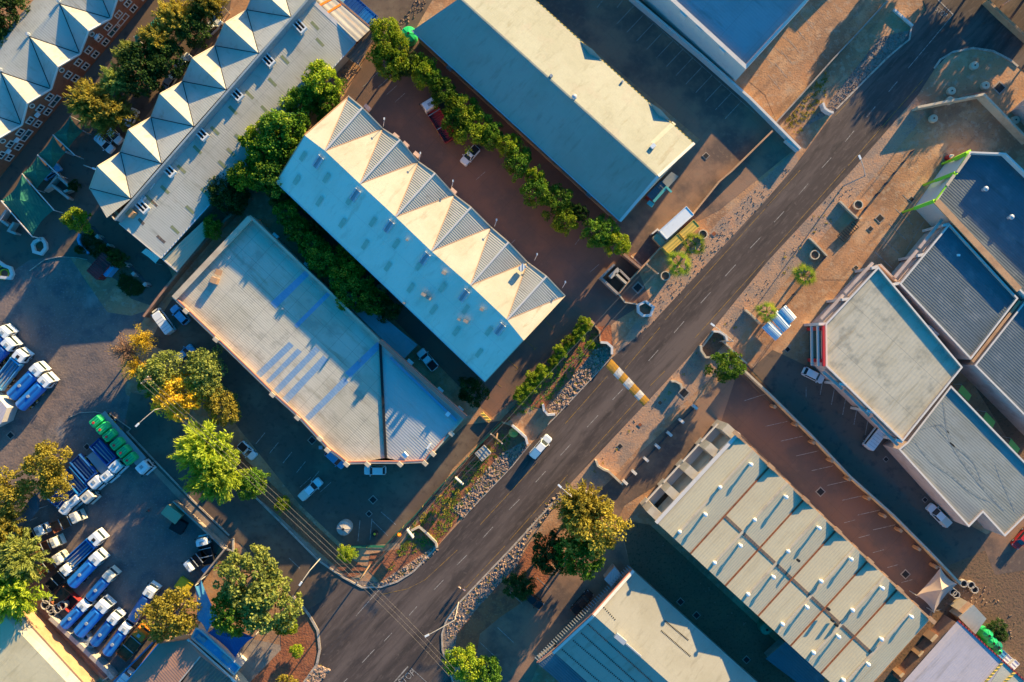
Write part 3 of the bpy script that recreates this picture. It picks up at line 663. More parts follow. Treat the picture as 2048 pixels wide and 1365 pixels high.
for x,y,s in ((888,547,.7),(848,590,.8),(858,597,.8),(932,643,.8),(918,640,.5),(963,620,.6),(809,607,.4),(814,481,.35)):
    c=on(pxs(x,y),.35); b=MB(); b.box(c,(s*1.1,s*.7,.7),R(-30)); b.cyl(c,c+Vector((.1,0,.3)),.1,n=7); b.obj('exhaust_unit',M['greywall'],B)
zc,pxc=on_roof(Pw[-1],r1,V[-1]); c=pxc(1044,536); b=MB(); c=P(1044,536,9.3); b.box(c,(1.3,.9,1.0),R(45)); b.obj('air_unit',M['galv'],B)
for x,y,h in ((766,250,9),(837,318,0),(902,373,0),(988,450,0),(1068,518,0),(1124,573,0)):
    a_=P(x+1,y+3,7.7); b=MB(); b.cyl(a_,a_+Vector((.4,.8,1.6)),.05,n=5); b.box(a_+Vector((.4,.9,1.6)),(.25,.4,.12)); b.obj('flood_lamp',M['galv'],B)
for x,y in ((733,218),(790,275),(810,292),(832,312),(905,385)):
    a_=P(x+2,y-2,4.5); b=MB(); b.box(a_,(1.2,.7,.8),R(-42)); b.obj('balcony_unit',M['pinkwall'],B)

# --- long tan roof hall
B=bld('long hall with a sunlit tan roof slope and a dark blue shaded slope, upper centre',(1110,210),'hall')
r0,r1=P(868,-51,8.2),P(1316,353,8.2); n0,n1=P(1012,-54,5.5),P(1388,287,5.5); w0,w1=P(760,3,5.5),P(1240,443,5.5)
w0=P(824,62,5.5); r0=P(924,-0.5,8.2); n0=P(1020,-46,5.5)
r0=P(920,-4,8.2); 
roofpart(B,[[r0,n0,n1,r1]],'roof_tan',name='front_roof'); roofpart(B,[[r0,r1,w1,w0]],'roof_tan',name='back_roof')
walls_under(B,[n0,n1,w1,w0],'greywall',ins=.4); b=MB(); b.face([n1,r1,w1]); b.face([n0,r0,w0]); b.obj('gable_wall',M['creamwall'],B)
fascia(B,[n1,r1,w1],'white',.5,.35,name='barge_board'); fascia(B,[r0,r1],'roof_tan',.3,.1,name='ridge_cap'); fascia(B,[w0,w1],'paintgrey',.2,.2,name='gutter'); fascia(B,[n0,n1],'yellow',.12,.15,name='gutter')
zn,pxn=on_roof(r0,r1,n1)
for a_,m1,c_ in (((1160,83),(1178,109),(1205,121)),((1298,204),(1316,232),(1342,243))):
    A_,C_,Bm=P(*a_,5.6),P(*c_,5.6),pxn(*m1); top=(A_+C_)/2+Vector((0,0,1.0)); b=MB(); b.face([A_,C_,top]); b.face([A_,top,C_+Vector((.05,.05,0))]); b.face([A_,top,Bm]); b.face([top,C_,Bm]); b.obj('roof_dormer',M['roof_tan'],B)
b=MB(); c=P(1148,197,8.3); b.cyl(c-Vector((0,0,.2)),c+Vector((0,0,.8)),.3,n=10); b.lathe(c+Vector((0,0,.8)),[(0,.5),(.35,.4),(.5,.15),(.5,0)],10); b.obj('roof_ventilator',M['steel'],B)
for x,y,s in ((1102,153,.5),(1244,165,.35)): b=MB(); c=pxn(x,y); b.box(c+Vector((0,0,.2)),(s,s,.5),R(45)); b.obj('roof_vent',M['paintgrey'],B)
b=MB(); c=pxn(1305,294); b.box(c+Vector((0,0,.35)),(.9,.7,.7),R(45)); b.obj('air_unit',M['paintwhite'],B)
sheet(B,pxn,((1307,290),(1301,285),(1345,243),(1352,249)),'light_sheet','roof_cream',.02)
for x,y in ((1184,384),(1110,310),(1060,262),(1010,213),(960,172),(905,130)): b=MB(); c=P(x-6,y+6,2.6); b.box(c,(1.0,.8,.7),R(-42)); b.obj('wall_unit',M['paintgrey'],B)
L=bld('small annex with cream roof and turquoise edge at the end of the tan roofed hall',(1330,370),'annex','annex')
o=[P(1343,344,3.6),P(1357,353,3.6),P(1336,376,3.4),P(1324,363,3.4)]; roofpart(L,[o],'roof_low'); walls_under(L,o,'greywall',ins=.1)
o2=[P(1322,362,3.3),P(1334,374,3.3),P(1307,404,3.1),P(1293,391,3.1)]; roofpart(L,[o2],'roof_shopblue',name='lower_roof'); walls_under(L,o2,'maroon',ins=.15,name='lower_wall')
fascia(L,[o2[1],o2[2]],'teal',.5,.4); b=MB(); b.bar(P(1333,375,3.4),P(1343,385,3.4),.35,.3); b.bar(P(1296,404,2.9),P(1306,412,2.9) ,.8,.3); b.obj('sign_board',M['teal'],L)

# --- parapet building left of centre
B=bld('large flat-roofed building with pink parapet and blue roof stripes, lower left of centre',(650,720),'warehouse')
poly=[(500,431),(617,542),(660,583),(752,673),(762,684),(930,836),(902,868),(893,860) if False else (868,906),(862,910),(850,926),(800,928),(735,928),(693,929),(672,912),(655,900),(596,836),(545,790),(430,678),(372,622),(345,597)]
def zD(v):
    a_,c_=P(765,690,5.0),P(772,918,5.0); e=P(928,838,5.0); nrm=Vector((c_.y-a_.y,-(c_.x-a_.x),0)).normalized()
    if nrm.dot(e-a_)<0: nrm=-nrm
    return 4.6+max(0,nrm.dot(Vector((v.x,v.y,0))-Vector((a_.x,a_.y,0))))*.085
o=[P(x,y,5.5) for x,y in poly]; q=inset(o,.4); n=len(o); b=MB(); cp=MB()
for i in range(n):
    j=(i+1)%n; hi=.0
    zt=5.5; b.face([(o[j].x,o[j].y,0),(o[i].x,o[i].y,0),(o[i].x,o[i].y,zt),(o[j].x,o[j].y,zt)]); b.face([(q[i].x,q[i].y,4.2),(q[j].x,q[j].y,4.2),(q[j].x,q[j].y,zt),(q[i].x,q[i].y,zt)])
    cp.face([(o[j].x,o[j].y,zt),(o[i].x,o[i].y,zt),(q[i].x,q[i].y,zt),(q[j].x,q[j].y,zt)][::1])
b.obj('wall',M['creamwall'],B); cp.obj('parapet',M['creamwall'],B)
inn=[Vector((v.x,v.y,4.6)) for v in q]
a_=P(765,693,4.6); c_=P(772,916,4.6)
ik=4; iw=12
kA=Vector((q[4].x,q[4].y,4.6))
left=[Vector((v.x,v.y,4.6)) for v in q[0:5]]+[c_]+[Vector((v.x,v.y,4.6)) for v in q[11:]]
wing=[Vector((v.x,v.y,min(5.35,zD(v)))) for v in q[4:11]]+[Vector((c_.x,c_.y,4.61))]
wing[0].z=4.61
roofpart(B,[left],'roof_dwn'); 
cen=Vector((q[4].x,q[4].y,4.61)); fs=[[cen,wing[i],wing[i+1]] for i in range(1,len(wing)-1)]; roofpart(B,fs,'roof_wing',name='wing_roof')
b=MB(); b.bar(cen+Vector((0,0,.12)),c_+Vector((0,0,.12)),.45,.3); b.obj('valley_gutter',M['dark'],B)
fl=lambda x,y: P(x,y,4.6)
def strip4(quad,name='blue_sheet',m='bluesheet',l=.02): sheet(B,fl,quad,name,m,l)
strip4([(541,606),(551,618),(620,549),(611,541)]); strip4([(588,651),(594,657),(661,590),(655,584)]); strip4([(690,746),(700,756),(764,693),(755,684)])
for qd in (((540,720),(512,747),(521,756),(588,692),(578,684)),((595,697),(532,762),(538,768),(604,704)),((631,693),(548,779),(556,788),(640,701)),((647,711),(563,799),(573,809),(656,720)),((688,755),(610,834),(618,842),(698,764))): strip4(qd[:4] if len(qd)==4 else (qd[1],qd[2],qd[3],qd[4]))
b=MB(); b.bar(P(500,436,5.65),P(348,597,5.65),1.0,.25); b.obj('side_coping',M['creamwall'],B)
b=MB(); b.bar(P(781,715,5.15),P(913,842,5.5),.45,.2); b.obj('gutter_strip',M['bluesheet'],B)
b=MB(); b.wall([P(759,682,6.6),P(931,836,6.6)],.7,4.6,6.4); b.obj('parapet',M['trimred'],B,label='raised pink-red parapet along the upper right side')
b=MB()
ins=[P(x,y,5.6) for x,y in poly]
for i in range(6,20):
    a2,c2=q[i%n],q[(i+1)%n]; 
    if i<19: b.bar((a2.x,a2.y,5.3),(c2.x,c2.y,5.3),.22,.5)
b.obj('red_trim',M['trimred'],B)
for x,y in ((595,836),(545,790),(432,680),(372,623),(655,901),(693,929),(735,929),(800,929),(850,927),(866,908),(903,868),(640,878)): b=MB(); c=P(x,y,5.6); b.box(c,(1.0,.7,.5),R(-42)); b.obj('parapet_pier',M['creamwall'],B)
c=fl(432,562); b=MB(); b.box(c+Vector((0,0,.6)),(1.2,1.1,1.2),R(-20)); b.obj('chimney',M['orangewall'],B)
c=fl(436,551); b=MB(); b.box(c+Vector((.3,.5,.5)),(1.2,1.0,.1),R(-20)); b.obj('chimney_cap',M['orangewall'],B)
b=MB(); b.bar(P(861,888,5.5),P(854,898,5.5),.35,.3); b.bar(P(807,913,5.2),P(813,908,5.4),1.0,.5); b.bar(P(893,826,5.7),P(899,831,5.7),.8,.6); b.obj('air_unit',M['paintwhite'],B)
for x,y,s in ((720,722,.4),(642,895,.6),(566,618,.25)): b=MB(); b.box(fl(x,y)+Vector((0,0,.25)),(s,s,.5)); b.obj('roof_vent',M['paintgrey'],B)
for x,y in ((548,474),(611,532),(817,726),(877,782),(917,820)): b=MB(); b.box(P(x+3,y-1,2.6),(1.2,.8,.7),R(-42)); b.obj('wall_unit',M['paintwhite'],B)
L=bld('low flat blue-grey roof wedged between the hedge trees and the pink parapet building',(770,640),'annex','annex')
o=[P(657,560,3.0),P(672,556,3.0),P(835,690,3.0),P(806,720,3.0),P(664,580,3.0)]; roofpart(L,[o],'roof_top'); walls_under(L,o,'greywall',ins=.1)

# --- top right building J
B=bld('blue-roofed building with white parapet cut by the top edge, right of the tan roofed hall',(1480,40))
zJ=8.0
j0,j1=P(1322,-22,8.0),P(1494,136,8.0); tJ=(j1-j0).normalized(); nJ=Vector((-tJ.y,tJ.x,0))
if nJ.dot(Vector((1,1,0)))<0: nJ=-nJ
zJf=lambda v:7.2+.255*max(0,(Vector((v.x,v.y,0))-Vector((j0.x,j0.y,0))).dot(nJ))
jr0,jr1=j0-tJ*30,j1; k1=P(1622,-4,11.9); k1=j1+nJ*18.5; k0=jr0+nJ*18.5
q1=[jr0+nJ*.6,j1-tJ*.6+nJ*.6,k1-tJ*.6,k0]
roofpart(B,[[Vector((v.x,v.y,zJf(v))) for v in q1]],'roof_top')
b=MB(); b.wall([jr0,j1+nJ*.0],.7,0,8.0)
e0,e1=j1-tJ*.3+nJ*.36,k1-tJ*.3
for s in (-.25,.25):
    a_,c_=e0+tJ*s,e1+tJ*s; pts=[(a_.x,a_.y,0),(c_.x,c_.y,0),(c_.x,c_.y,zJf(c_)+.7),(a_.x,a_.y,8.0)]; b.face(pts if s>0 else pts[::-1])
a_,c_=e0-tJ*.25,e1-tJ*.25; d_,f_=e0+tJ*.25,e1+tJ*.25; b.face([(a_.x,a_.y,8.0),(d_.x,d_.y,8.0),(f_.x,f_.y,zJf(f_)+.7),(c_.x,c_.y,zJf(c_)+.7)])
b.obj('wall',M['white'],B)
b=MB(); 
for x,y in ((1404,51),(1450,95),(1372,24)): b.box(P(x-5,y+5,7.2),(1.4,.9,1.4),R(-42))
b.bar(P(1365,27,6.2),P(1401,60,6.2),.35,.4); b.obj('wall_pier',M['white'],B)
# off-frame neighbours whose shadows reach the picture
B=bld('tall flat-roofed building beyond the right edge of the frame',(2150,220)); parapet_building(B,[(2105,185),(2150,140),(2300,290),(2250,340)],11.5,.4,'pinkwall','roof_top')
B=bld('flat-roofed building beyond the top edge of the frame',(1700,-230)); parapet_building(B,[(1640,-330),(1790,-180),(1720,-110),(1560,-250)],4.0,.4,'pinkwall','roof_top')

# --- right hand shops
def shop(label,poly,zt,drop,wm,rm,at,t=.3,capm=None):
    B=bld(label,at,'shop','shop_building'); parapet_building(B,poly,zt,drop,wm,rm,t,capm); return B
G3=shop('shop with a pale greenish roof and a red framed glass entrance, right of the road',[(1757,533),(1651,648),(1652,733),(1806,884),(1926,735)],7.4,.5,'pinkwall','roof_shop',(1780,710),capm='white')
G2=shop('shop with a dark blue-grey corrugated roof and white pier front, behind the entrance shop',[(1899,447),(1799,568),(1942,720),(2037,597)],7.4,.5,'pinkwall','roof_shopblue',(1915,590),capm='white')
G1=shop('shop with lime green fins and large dark blue roof, upper right edge',[(1940,303),(2012,306),(2110,400),(2110,650),(2039,581),(1871,402)],7.6,1.2,'white','roof_shopblue',(1990,440))
G4=shop('shop whose roof shows curved dark tyre-like streaks, lower right',[(1902,771),(2080,955),(2080,1005),(2010,1074),(1966,1026),(1938,1055),(1797,899),(1815,884)],6.2,.35,'pinkwall','roof_marks',(1930,930),capm='white')
G5=shop('shop with a grey striped roof cut by the right edge, beyond the brown alley',[(2052,600),(1949,731),(2110,893),(2200,760)],7.0,.3,'pinkwall','roof_shopblue',(2030,740),capm='white')
def piers(B,pts,zt,z0=0,wd=.5,dp=1.2,m='white',name='pier'):
    for (x,y) in pts:
        top=P(x,y,zt); d=(Vector((0,0,0))-Vector((top.x,top.y,0))).normalized(); b=MB(); b.box((top.x+d.x*dp*.5,top.y+d.y*dp*.5,zt/2),(dp,wd,zt),math.atan2(d.y,d.x)); b.obj(name,M[m],B)
piers(G3,((1757,534),(1698,598),(1651,648)),7.2); piers(G3,((1693,770),(1748,825),(1806,884)),7.2)
piers(G2,((1899,448),(1849,509),(1800,567)),7.2)
def canopy(B,a,c,z,out,m='pinkwall',name='canopy'):
    A_,C_=P(*a,z),P(*c,z); t=(C_-A_).normalized(); nn=Vector((t.y,-t.x,0)); mid=(A_+C_)/2
    if nn.dot(-mid)<0: nn=-nn
    b=MB(); b.bar(A_+nn*out,C_+nn*out,.5,.4); b.bar(A_+nn*out*.4+Vector((0,0,-.1)),C_+nn*out*.4+Vector((0,0,-.1)),.12,.3); b.obj(name,M[m],B)
    g=MB(); g.face([(A_+nn*.05).xy.to_3d(),(C_+nn*.05).xy.to_3d(),C_+nn*.05+Vector((0,0,-.8)),A_+nn*.05+Vector((0,0,-.8))]); g.obj('shop_front',M['glass'],B)
for a_,c_ in (((1756,536),(1700,596)),((1697,600),(1652,648))): canopy(G3,a_,c_,6.6,1.3)
for a_,c_ in (((1654,735),(1692,769)),((1697,772),(1747,823)),((1751,828),(1804,882))): canopy(G3,a_,c_,6.6,1.1)
for a_,c_ in (((1897,450),(1851,507)),((1847,512),(1802,566))): canopy(G2,a_,c_,6.6,1.5)
# red framed entrance
b=MB(); f0,f1=P(1650,652,7.6),P(1651,733,7.6); nn=Vector((-1,0,0)); 
b.bar(f0+nn*.35,f1+nn*.35,.3,.6); 
for p in (P(1645,658,6.2),P(1646,722,6.2)): b.box((p.x-.1,p.y,3.1),(.8,.6,6.2))
b.obj('red_frame',M['red'],G3,label='red frame of the entrance')
b=MB(); b.bar(f0+nn*.8+Vector((0,0,-1.3)),f1+nn*.8+Vector((0,0,-1.3)),.3,.5); b.bar(f0+nn*1.0+Vector((0,0,-3.7)),f1+nn*1.0+Vector((0,0,-3.7)),.35,.45); b.obj('fascia',M['white'],G3)
b=MB(); b.box((P(1632,690,3).x,P(1632,690,3).y,2.6),(.3,5.2,5.2)); b.obj('glazing',M['glassteal'],G3)
# green fins
for pts in (((1870,402),(1830,417),6.6),((1912,346),(1873,361),6.4),((1938,305),(1912,317),6.0)):
    a_,c_,z=pts; b=MB(); A_=P(*a_,7.4); C_=P(*c_,4.6); b.bar(A_,C_,.6,1.2); b.bar((C_.x,C_.y,0),C_,.35,.35,up=Vector((0,1,0))); b.obj('lime_fin',M['lime'],G1)
b=MB(); b.bar(P(1912,347,7.7),P(1871,401,7.7),.25,.25); b.bar(P(1937,306,7.5),P(1914,343,7.5),.25,.25); b.bar(P(1904,355,5.5),P(1868,402,5.0),.15,.2); b.obj('lime_trim',M['lime'],G1)
b=MB(); b.bar(P(1939,310,7.75),P(1914,345,7.75),.5,.3); b.bar(P(1908,351,7.75),P(1893,372,7.75),.5,.3); b.obj('front_coping',M['creamwall'],G1)
b=MB(); b.bar(P(1873,403,7.8),P(2038,580,7.8),1.15,.3); b.obj('wide_coping',M['orangewall'],G1,label='wide orange-tan coping on the lower left wall')
for i,(x,y) in enumerate(((1965,380),(2016,436),(1918,487),(1991,555))[:2]):
    b=MB(); c=P(x,y,6.4); b.cyl(c,c+Vector((0,0,.9)),.28,n=9); b.lathe(c+Vector((0,0,.9)),[(0,.5),(.4,.35),(.5,.1),(.45,0)],10); b.obj('roof_ventilator',M['steel'],G1)
c=P(1916,511,6.9); b=MB(); b.box(c+Vector((0,0,.15)),(.5,.4,.3)); b.obj('roof_vent',M['paintwhite'],G2)
b=MB(); b.bar(P(1944,724,6.6),P(2039,602,6.6),.5,.4); b.obj('wall_band',M['orangewall'],G5)
for x,y in ((1806,600),(1813,612),(1858,658),(1868,668)): b=MB(); c=P(x,y,4.5); b.box(c,(1.2,.9,.9),R(-42)); b.obj('air_unit',M['paintwhite'],G2)
b=MB(); b.wall([P(1762,529,6.5),P(1797,565,6.5)],.35,0,6.3); b.obj('link_wall',M['pinkwall'],G3)
for i,qd in enumerate((((1924,770),(1943,791),(1937,803),(1916,783)),((1972,824),(1991,844),(1985,857),(1966,837)),((2022,877),(2040,898),(2034,910),(2016,891)))):
    L=bld(['lime green awning over the brown alley, uppermost of three','lime green awning over the brown alley, middle of three','lime green awning over the brown alley, lowest of three'][i],qd[0],'awning','awning','lime green awnings in the alley'); o=[P(x,y,z) for (x,y),z in zip(qd,(3.0,3.0,3.3,3.3))]; roofpart(L,[o],'limeawning',name='sheet'); b=MB()
    for p in (o[0],o[1]): b.cyl((p.x,p.y,0),p-Vector((0,0,.05)),.05,n=6)
    b.obj('post',M['steel'],L)

# --- ribbed roof hall lower right
B=bld('large hall with white ribbed multi-ridge roof and two rows of roof vents, lower right',(1590,1120),'hall')
ax=Vector((.74,.672)); ux=Vector((.673,-.7396))
def mc(m,n): # photo px from axis coords
    det=ax.x*ux.y-ax.y*ux.x; return ((m*ux.y-ax.y*n)/det,(ax.x*n-m*ux.x)/det)
# n coordinate: left edge and right edge of the roof in px
nl=[1314*.673-1046*.7396,1643*.673-1349*.7396]; nr=[1472*.673-868*.7396,1862*.673-1240*.7396]
ms=[1672,1720.5,1766,1814,1861,1906,1950,2001,2038,2084,2120,2169,2209]
zv,zr=8.0,9.0
Lp=[];Rp=[]
for i,mm in enumerate(ms):
    z=zr if i%2 else zv; t=(mm-1672)/(2209-1672)
    nL=nl[0]+(nl[1]-nl[0])*max(0,min(1,(mm-1675)/440)); nR=nr[0]+(nr[1]-nr[0])*t
    Lp.append(P(*mc(mm,nL),z)); Rp.append(P(*mc(mm,nR),z))
roofpart(B,[[Lp[i],Lp[i+1],Rp[i+1],Rp[i]] for i in range(len(ms)-1)],'roof_hall')
b=MB()
n=len(ms)
for i in range(n-1):
    b.face([(Lp[i].x,Lp[i].y,0),(Lp[i+1].x,Lp[i+1].y,0),Lp[i+1]-Vector((0,0,.05)),Lp[i]-Vector((0,0,.05))]); b.face([(Rp[i+1].x,Rp[i+1].y,0),(Rp[i].x,Rp[i].y,0),Rp[i]-Vector((0,0,.05)),Rp[i+1]-Vector((0,0,.05))])
for a_,c_ in ((Lp[0],Rp[0]),(Lp[-1],Rp[-1])): b.face([(a_.x,a_.y,0),(c_.x,c_.y,0),c_-Vector((0,0,.05)),a_-Vector((0,0,.05))])
b.obj('wall',M['creamwall'],B)
rc=MB(); vg=MB()
for i in range(1,n-1):
    (rc if i%2 else vg).bar(Lp[i]+Vector((0,0,.06)),Rp[i]+Vector((0,0,.06)),.42 if i%2 else .28,.12)
rc.obj('ridge_cap',M['creamwall'],B); vg.obj('valley_gutter',M['rust'],B)
# stepped parapet on the upper right side
b=MB()
pr=[Rp[0]]+[Rp[i] for i in range(1,n)]; b.wall(pr,.4,7.0,8.6); b.obj('parapet',M['orangewall'],B)
for i in range(0,n):
    b=MB(); b.box(Rp[i]+Vector((0,0,8.6-Rp[i].z)),(1.4,.7,.4),R(-42)); b.obj('parapet_pier',M['orangewall'],B)
# dark mid gutter
b=MB()
for i in range(2,n-1):
    f=.43; a_=Lp[i].lerp(Rp[i],f); c_=Lp[i+1].lerp(Rp[i+1],f); 
    if i<=10: b.bar(a_+Vector((0,0,.05)),c_+Vector((0,0,.05)),.55,.06)
b.obj('dark_strip',M['roof_oldbrown'],B)
vents=[[(1359,1064),(1410,1029),(1440,975),(1501,929)],[(1429,1126),(1480,1091),(1509,1040),(1571,994)],[(1496,1189),(1546,1154),(1576,1103),(1637,1056)],[(1565,1249),(1613,1214),(1642,1163),(1701,1118)],[(1627,1306),(1676,1273),(1705,1221),(1763,1176)],[(1687,1361),(1735,1328),(1763,1279),(1821,1233)]]
for k,row in enumerate(vents):
    for j,(x,y) in enumerate(row):
        c=P(x,y,9.4); hh=.6 if j in (0,2) else .9; b=MB(); b.cyl((c.x,c.y,8.5),(c.x,c.y,8.9+hh),.24,n=9); b.lathe((c.x,c.y,8.9+hh),[(.24,-.1),(.38,0),(.34,.18),(.17,.28),(0,.3)][::-1],10); b.obj('roof_ventilator',M['paintwhite'],B)
for x,y in ((1655,1217),(1663,1240),(1671,1249),(1595,1120)): c=P(x,y,8.8); b=MB(); b.cyl(c,c+Vector((0,0,.8)),.25,n=9); b.obj('roof_vent',M['dark'],B)
# red edge panels and white front towers
b=MB(); 
for a_,c_ in (((1428,913),(1413,934)),((1358,995),(1342,1013))): b.bar(P(*a_,7.2),P(*c_,7.2),.5,.3)
b.obj('red_panel',M['trimred'],B)
A_,C_=P(1478,866,8.2),P(1312,1046,8.2); b=MB(); b.bar(A_,C_,.6,.4); b.obj('front_coping',M['white'],B)
tt=(C_-A_).normalized(); nn=Vector((tt.y,-tt.x,0)); 
if nn.dot(Vector((-1,1,0)))<0: nn=-nn
for k,s in enumerate((.04,.25,.5,.73,.95)):
    c=A_.lerp(C_,s)+nn*1.2; b=MB(); b.box((c.x,c.y,3.9),(1.6,2.4,7.8),math.atan2(tt.y,tt.x)); b.obj('front_pier',M['creamwall'],B)
for s in (.145,.375,.615,.84):
    c=A_.lerp(C_,s)+nn*1.6; b=MB(); rz=math.atan2(tt.y,tt.x)
    b.box((c.x+nn.x*.9,c.y+nn.y*.9,3.0),(4.4,.25,.5),rz); b.box((c.x,c.y,2.4),(4.2,1.4,.15),rz); b.obj('entrance_canopy',M['white'],B)
    b=MB(); b.box((c.x-nn.x*1.5,c.y-nn.y*1.5,1.5),(3.6,.1,2.8),rz); b.obj('shop_front',M['glass'],B)
L=bld('dark blue corrugated lean-to roof against the lower end of the ribbed hall',(1590,1330),'shed','lean_to')
o=[P(1572,1283,3.2),P(1650,1352,3.2),P(1640,1400,2.8),P(1531,1318,2.8)]; roofpart(L,[o],'roof_shopblue'); walls_under(L,o,'greywall')

# --- red trimmed hall bottom centre
B=bld('hall with red and white front edge and a sunlit tan slope, bottom centre-right',(1300,1290),'hall')
r0,r1=P(1189,1232,8.0),P(1440,1457,8.0); n0,n1=P(1268,1143,5.5),P(1600,1442,5.5); w0,w1=P(1109,1306,5.5),P(1270,1450,5.5)
roofpart(B,[[r0,n0,n1,r1]],'roof_low',name='front_roof'); roofpart(B,[[r0,r1,w1,w0]],'roof_low',name='back_roof')
walls_under(B,[n0,n1,w1,w0],'greywall',ins=.4); b=MB(); b.face([n0,r0,w0]); b.face([n1,r1,w1]); b.obj('gable_wall',M['white'],B)
x0=P(1076,1328,4.4); x1=P(1240,1470,4.4); u0=Vector((w0.x,w0.y,5.0)); u1=Vector((w1.x,w1.y,5.0))
roofpart(B,[[u0,x0,x1,u1]],'roof_shopblue',name='side_roof'); walls_under(B,[u0,x0,x1,u1],'greywall',ins=.1,name='side_wall')
def offs(p,d): return p+Vector((-.72,.69,0))*d*.0+Vector((-.74,.67,0))*d
fascia(B,[offs(n0,.3)+Vector((0,0,.3)),offs(r0,.3)+Vector((0,0,.3)),offs(w0,.3)+Vector((0,0,.3))],'white',.5,.8,name='barge_board'); fascia(B,[offs(n0,.65)+Vector((0,0,.5)),offs(r0,.65)+Vector((0,0,.5)),offs(w0,.65)+Vector((0,0,.5))],'trimred',.14,.35,name='red_edge')
fascia(B,[offs(u0,.3),offs(x0,.3)],'trimred',.14,.3,name='red_edge')
b=MB()
for i in range(46):
    c=n0.lerp(x0,(i+.5)/46); c=Vector((c.x,c.y,3.6))+Vector((-.74,.67,0))*.55; b.box(c,(.9,.14,.12),R(137))
b.obj('louvre_screen',M['paintgrey'],B)
b=MB(); b.bar(P(1231,1270,8.4),P(1250,1286,8.4),.9,.7); b.bar(P(1252,1287,8.3),P(1282,1313,8.3),.25,.3); b.obj('air_duct',M['steel'],B)
zz,pxg=on_roof(r0,r1,w1); zq,pxq=on_roof(r0,r1,n1)
def dots(px,a_,c_,nd):
    b=MB()
    for i in range(nd):
        t=i/(nd-1); p=px(a_[0]+(c_[0]-a_[0])*t,a_[1]+(c_[1]-a_[1])*t); b.box(p+Vector((0,0,.06)),(.22,.16,.08),R(45))
    b.obj('bolt_row',M['dark'],B)
dots(pxg,(1176,1249),(1305,1365),48); dots(pxg,(1163,1267),(1272,1365),38); dots(pxg,(1147,1282),(1245,1365),30); dots(pxg,(1125,1300),(1200,1365),24); dots(pxq,(1330,1242),(1376,1280),22); dots(pxq,(1323,1262),(1380,1312),24); dots(pxq,(1208,1215),(1230,1239),8)
L=bld('small shed with pale blue ribbed roof in front of the red edged hall',(1225,1150),'shed','shed')
o=[P(1229,1134,3.0),P(1243,1150,3.0),P(1222,1174,2.8),P(1208,1159,2.8)]; roofpart(L,[o],'galv'); walls_under(L,o,'greywall',ins=.1)

# --- bottom right buildings
B=bld('low building with pinkish-white corrugated roof and brown gutter in the bottom right corner',(1920,1330))
k0,k1=P(1916,1241,4.6),P(1800,1372,4.6); j0=P(1926,1250,5.0); j1=P(1822,1372,5.0); h0,h1=P(2012,1328,4.2),P(2060,1372,4.0)
roofpart(B,[[k0,j0,j1,k1]],'roof_pink',name='left_roof'); roofpart(B,[[j0,P(2008,1324,4.3),P(1960,1400,4.3),j1]],'roof_pink'); roofpart(B,[[P(2008,1324,4.35),P(2050,1362,4.1),P(1990,1430,4.1),P(1960,1400,4.35)]],'roof_cream',name='end_roof')
walls_under(B,[k0,h1,P(1990,1430,4.0),k1],'brickwall',ins=.4); fascia(B,[k0,j0,P(2008,1324,4.4),P(2050,1362,4.2)],'maroon',.25,.25,name='gutter')
b=MB(); b.bar(P(2005,1326,4.5),P(1965,1372,4.5),.35,.12); b.bar(P(2030,1345,4.4),P(2008,1366,4.4),.4,.12); b.obj('roof_walk',M['yellow'],B)
L=bld('small cream roofed annex above the pinkish corrugated roof, bottom right',(1945,1240),'annex','annex')
o=[P(1918,1236,3.6),P(1947,1210,3.9),P(1973,1238,3.9),P(1951,1269,3.6)]; roofpart(L,[o],'roof_cream'); walls_under(L,o,'creamwall',ins=.1)
o=[P(1926,1228,3.3),P(1916,1222,3.2),P(1936,1203,3.2),P(1946,1210,3.3)]; roofpart(L,[o],'orangewall',name='porch_roof'); walls_under(L,o,'creamwall',ins=.1,name='porch_wall')
for i,(o,lb) in enumerate(((((1872,1268),(1884,1279),(1872,1292),(1860,1281)),'cream outbuilding between the ribbed hall and the pinkish roof, upper'),(((1846,1302),(1858,1312),(1848,1322),(1836,1312)),'cream outbuilding between the ribbed hall and the pinkish roof, middle'),(((1806,1345),(1822,1360),(1814,1368),(1798,1352)),'cream outbuilding between the ribbed hall and the pinkish roof, lowest'))):
    L=bld(lb,o[0],'outbuilding','outbuilding','small cream outbuildings'); oo=[P(x,y,2.8) for x,y in o]; roofpart(L,[oo],'creamwall'); walls_under(L,oo,'orangewall',ins=.05)

# --- bottom left buildings
B=bld('cream roofed building with a bright yellow-lit edge slope in the bottom left corner',(40,1330))
r0,r1=P(-60,1180,5.5),P(140,1372,5.5); r0=P(-70,1150,5.5); e0,e1=P(-30,1150,4.4),P(178,1378,4.4)
roofpart(B,[[r0,r1,e1,e0]],'roof_cream',name='front_roof'); roofpart(B,[[r0,r1,P(0,1560,5.6),P(-250,1330,5.6)]],'roof_dull',name='back_roof'); walls_under(B,[e0,e1,P(0,1560,4.8),P(-250,1330,4.8)],'orangewall',ins=.3)
fascia(B,[e0,e1],'orangewall',.35,.3,name='gutter'); b=MB(); b.bar(P(42,1262,5.2),P(63,1247,5.2),.08,.08); b.obj('aerial',M['dark'],B)
B=bld('building with pinkish-brown corrugated hip roof at the bottom left, below the blue truck yard',(360,1330))
r0=P(401,1313,5.2); a0=P(375,1279,4.2); c0=P(472,1366,4.2); l0=P(317,1288,4.0); l1=P(235,1385,4.0)
roofpart(B,[[a0,r0,P(340,1385,5.2),l1,l0]],'roof_brown',name='left_roof'); roofpart(B,[[a0,c0,r0]],'roof_brown',name='front_roof'); roofpart(B,[[r0,c0,P(500,1400,4.2),P(340,1400,5.2)]],'roof_oldbrown',name='right_roof')
